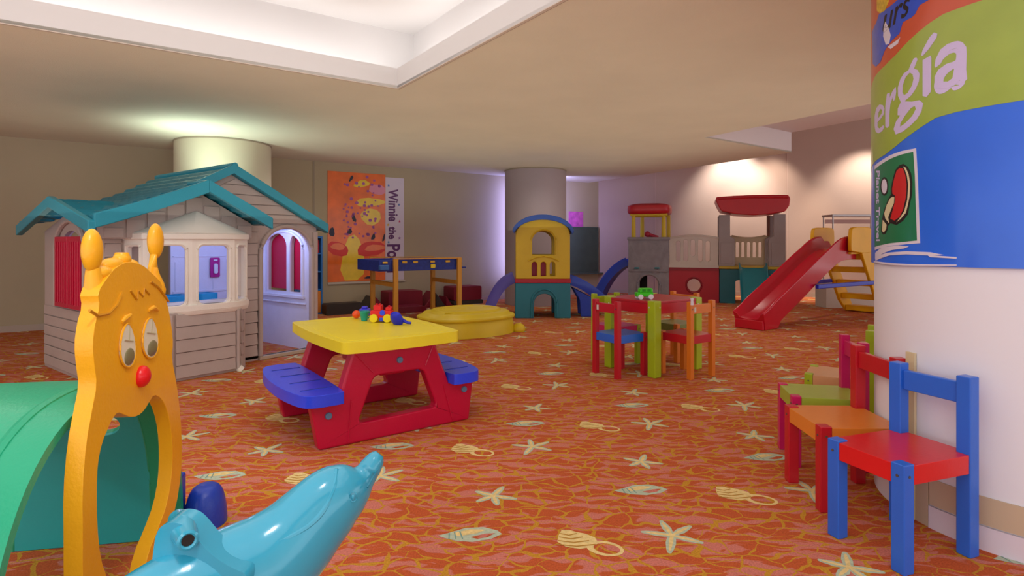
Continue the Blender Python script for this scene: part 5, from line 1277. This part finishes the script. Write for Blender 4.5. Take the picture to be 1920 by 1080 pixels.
layer('letter', Z2([(470, 592), (490, 540), (515, 492), (535, 486), (545, 500), (530, 540), (515, 578), (545, 590), (562, 625), (556, 685), (530, 750), (490, 808), (440, 850), (440, 856), (500, 858), (560, 846), (592, 870), (578, 940), (540, 1005), (480, 1065), (420, 1112), (362, 1134), (344, 1090), (366, 1022), (400, 975), (378, 972), (380, 915), (405, 862), (382, 810), (380, 740), (400, 670), (430, 620)]), 3, VL, (), [Z2([(480, 612), (505, 628), (512, 665), (500, 720), (462, 785), (432, 805), (417, 780), (420, 720), (445, 650)]), Z2([(522, 893), (532, 920), (500, 980), (442, 1040), (397, 1072), (400, 1040), (440, 975), (490, 912)])])
layer('letter', [(1753, 124), (1755, 111), (1764, 93), (1778, 82), (1794, 79), (1806, 80), (1812, 88), (1813, 100), (1812, 130), (1814, 148), (1806, 156), (1800, 150), (1790, 160), (1778, 165), (1763, 166), (1753, 158), (1753, 144), (1760, 131), (1775, 120), (1794, 114), (1801, 112), (1801, 96), (1794, 90), (1782, 94), (1773, 104), (1764, 120), (1755, 127)], 3, VL, (), [[(1801, 124), (1794, 127), (1778, 134), (1768, 146), (1769, 153), (1778, 153), (1790, 144), (1800, 134)]])
layer('letter', [(1731, 113), (1746, 104), (1747, 109), (1746, 172), (1738, 182), (1731, 180)], 4, VL)
layer('letter', [(1728, 105), (1731, 94), (1744, 70), (1752, 61), (1758, 63), (1757, 70), (1744, 90), (1732, 104)], 4, VL)
glyph('a', (1752, 80, 1812, 172), VL, slope=.25, shear=.25)
glyph('urs', (1656, 12, 1707, 44), VX, slope=.75, shear=.3, bold=.01)
# emerald emblem with bat and ball
layer('emblem_border', [(1640.5, 311), (1652, 302), (1670, 291), (1690, 283.5), (1718, 278), (1721, 330), (1725.5, 456), (1700, 458), (1670, 461), (1641, 469)], 2, VW)
layer('emblem_field', [(1641, 318), (1652, 309), (1670, 298), (1690, 290), (1713, 284.5), (1716, 330), (1720, 451), (1700, 453), (1670, 456), (1641, 463)], 3, VE)
Z6 = lambda L: [(1620+.1945*x, 260+.1945*y) for x, y in L]
layer('bat_outline', Z6([(345, 258), (385, 242), (425, 268), (458, 330), (472, 420), (468, 540), (446, 640), (428, 730), (380, 795), (320, 832), (262, 815), (235, 845), (235, 870), (215, 915), (190, 925), (170, 895), (180, 780), (200, 690), (240, 580), (268, 535), (266, 480), (285, 380), (310, 300)]), 4, VX)
layer('bat_face', Z6([(352, 282), (385, 290), (405, 350), (418, 440), (412, 560), (385, 680), (350, 755), (300, 790), (262, 770), (285, 690), (312, 580), (305, 545), (282, 530), (280, 480), (298, 390), (322, 310)]), 5, VD)
layer('bat_edge', Z6([(385, 268), (410, 280), (436, 340), (452, 430), (446, 560), (425, 660), (410, 715), (360, 775), (320, 805), (345, 775), (395, 700), (425, 590), (434, 450), (422, 360), (400, 295)]), 5, VK)
layer('bat_handle', Z6([(285, 560), (300, 565), (296, 620), (262, 700), (240, 760), (250, 815), (215, 770), (205, 720), (228, 640), (262, 575)]), 6, VK); layer('bat_handle', Z6([(190, 785), (225, 830), (220, 870), (200, 905), (183, 890)]), 6, VK)
layer('ball_outline', Z6([(203+38*math.cos(2*PI*i/20), 460+90*math.sin(2*PI*i/20)) for i in range(20)]), 4, VX); layer('ball', Z6([(203+26*math.cos(2*PI*i/20), 460+70*math.sin(2*PI*i/20)) for i in range(20)]), 5, VW)
# small vertical words at the left border of the emblem, reading downwards
def vword(s, x0_, x1_, y0_, y1_):
    b2, a0, a1, b0, b1 = textmesh(s, .02)
    for v in b2.verts:
        u = (v.co.x-a0)/(a1-a0); t = (v.co.y-b0)/(b1-b0); s_, z = cb(x0_+t*(x1_-x0_), y0_+u*(y1_-y0_)); v.co = Vector((s_, z, 0))
    b = BM(); sheet(b, b2, bmap(0), .0004, .0034); obj('lettering', b, VL, BN, angle=60)
vword('Planet Travel', 1644.5, 1650.5, 320, 452)
layer('brush_stroke', [(1642, 474), (1655, 464), (1685, 460), (1705, 462), (1695, 466), (1672, 469), (1655, 476), (1642, 486)], 3, VW)
layer('brush_stroke', [(1642, 482), (1665, 474), (1700, 471), (1745, 473), (1770, 478), (1745, 479), (1700, 477), (1668, 479), (1643, 489)], 4, VW)
layer('brush_stroke', [(1740, 478), (1794, 482), (1794, 485), (1745, 482)], 5, VW)
layer('banner_edge', [(1640, 492), (1670, 496.5), (1700, 498), (1750, 498.5), (1794, 498.5), (1794, 496), (1750, 496), (1700, 495), (1670, 493), (1640, 489)], 5, VW)
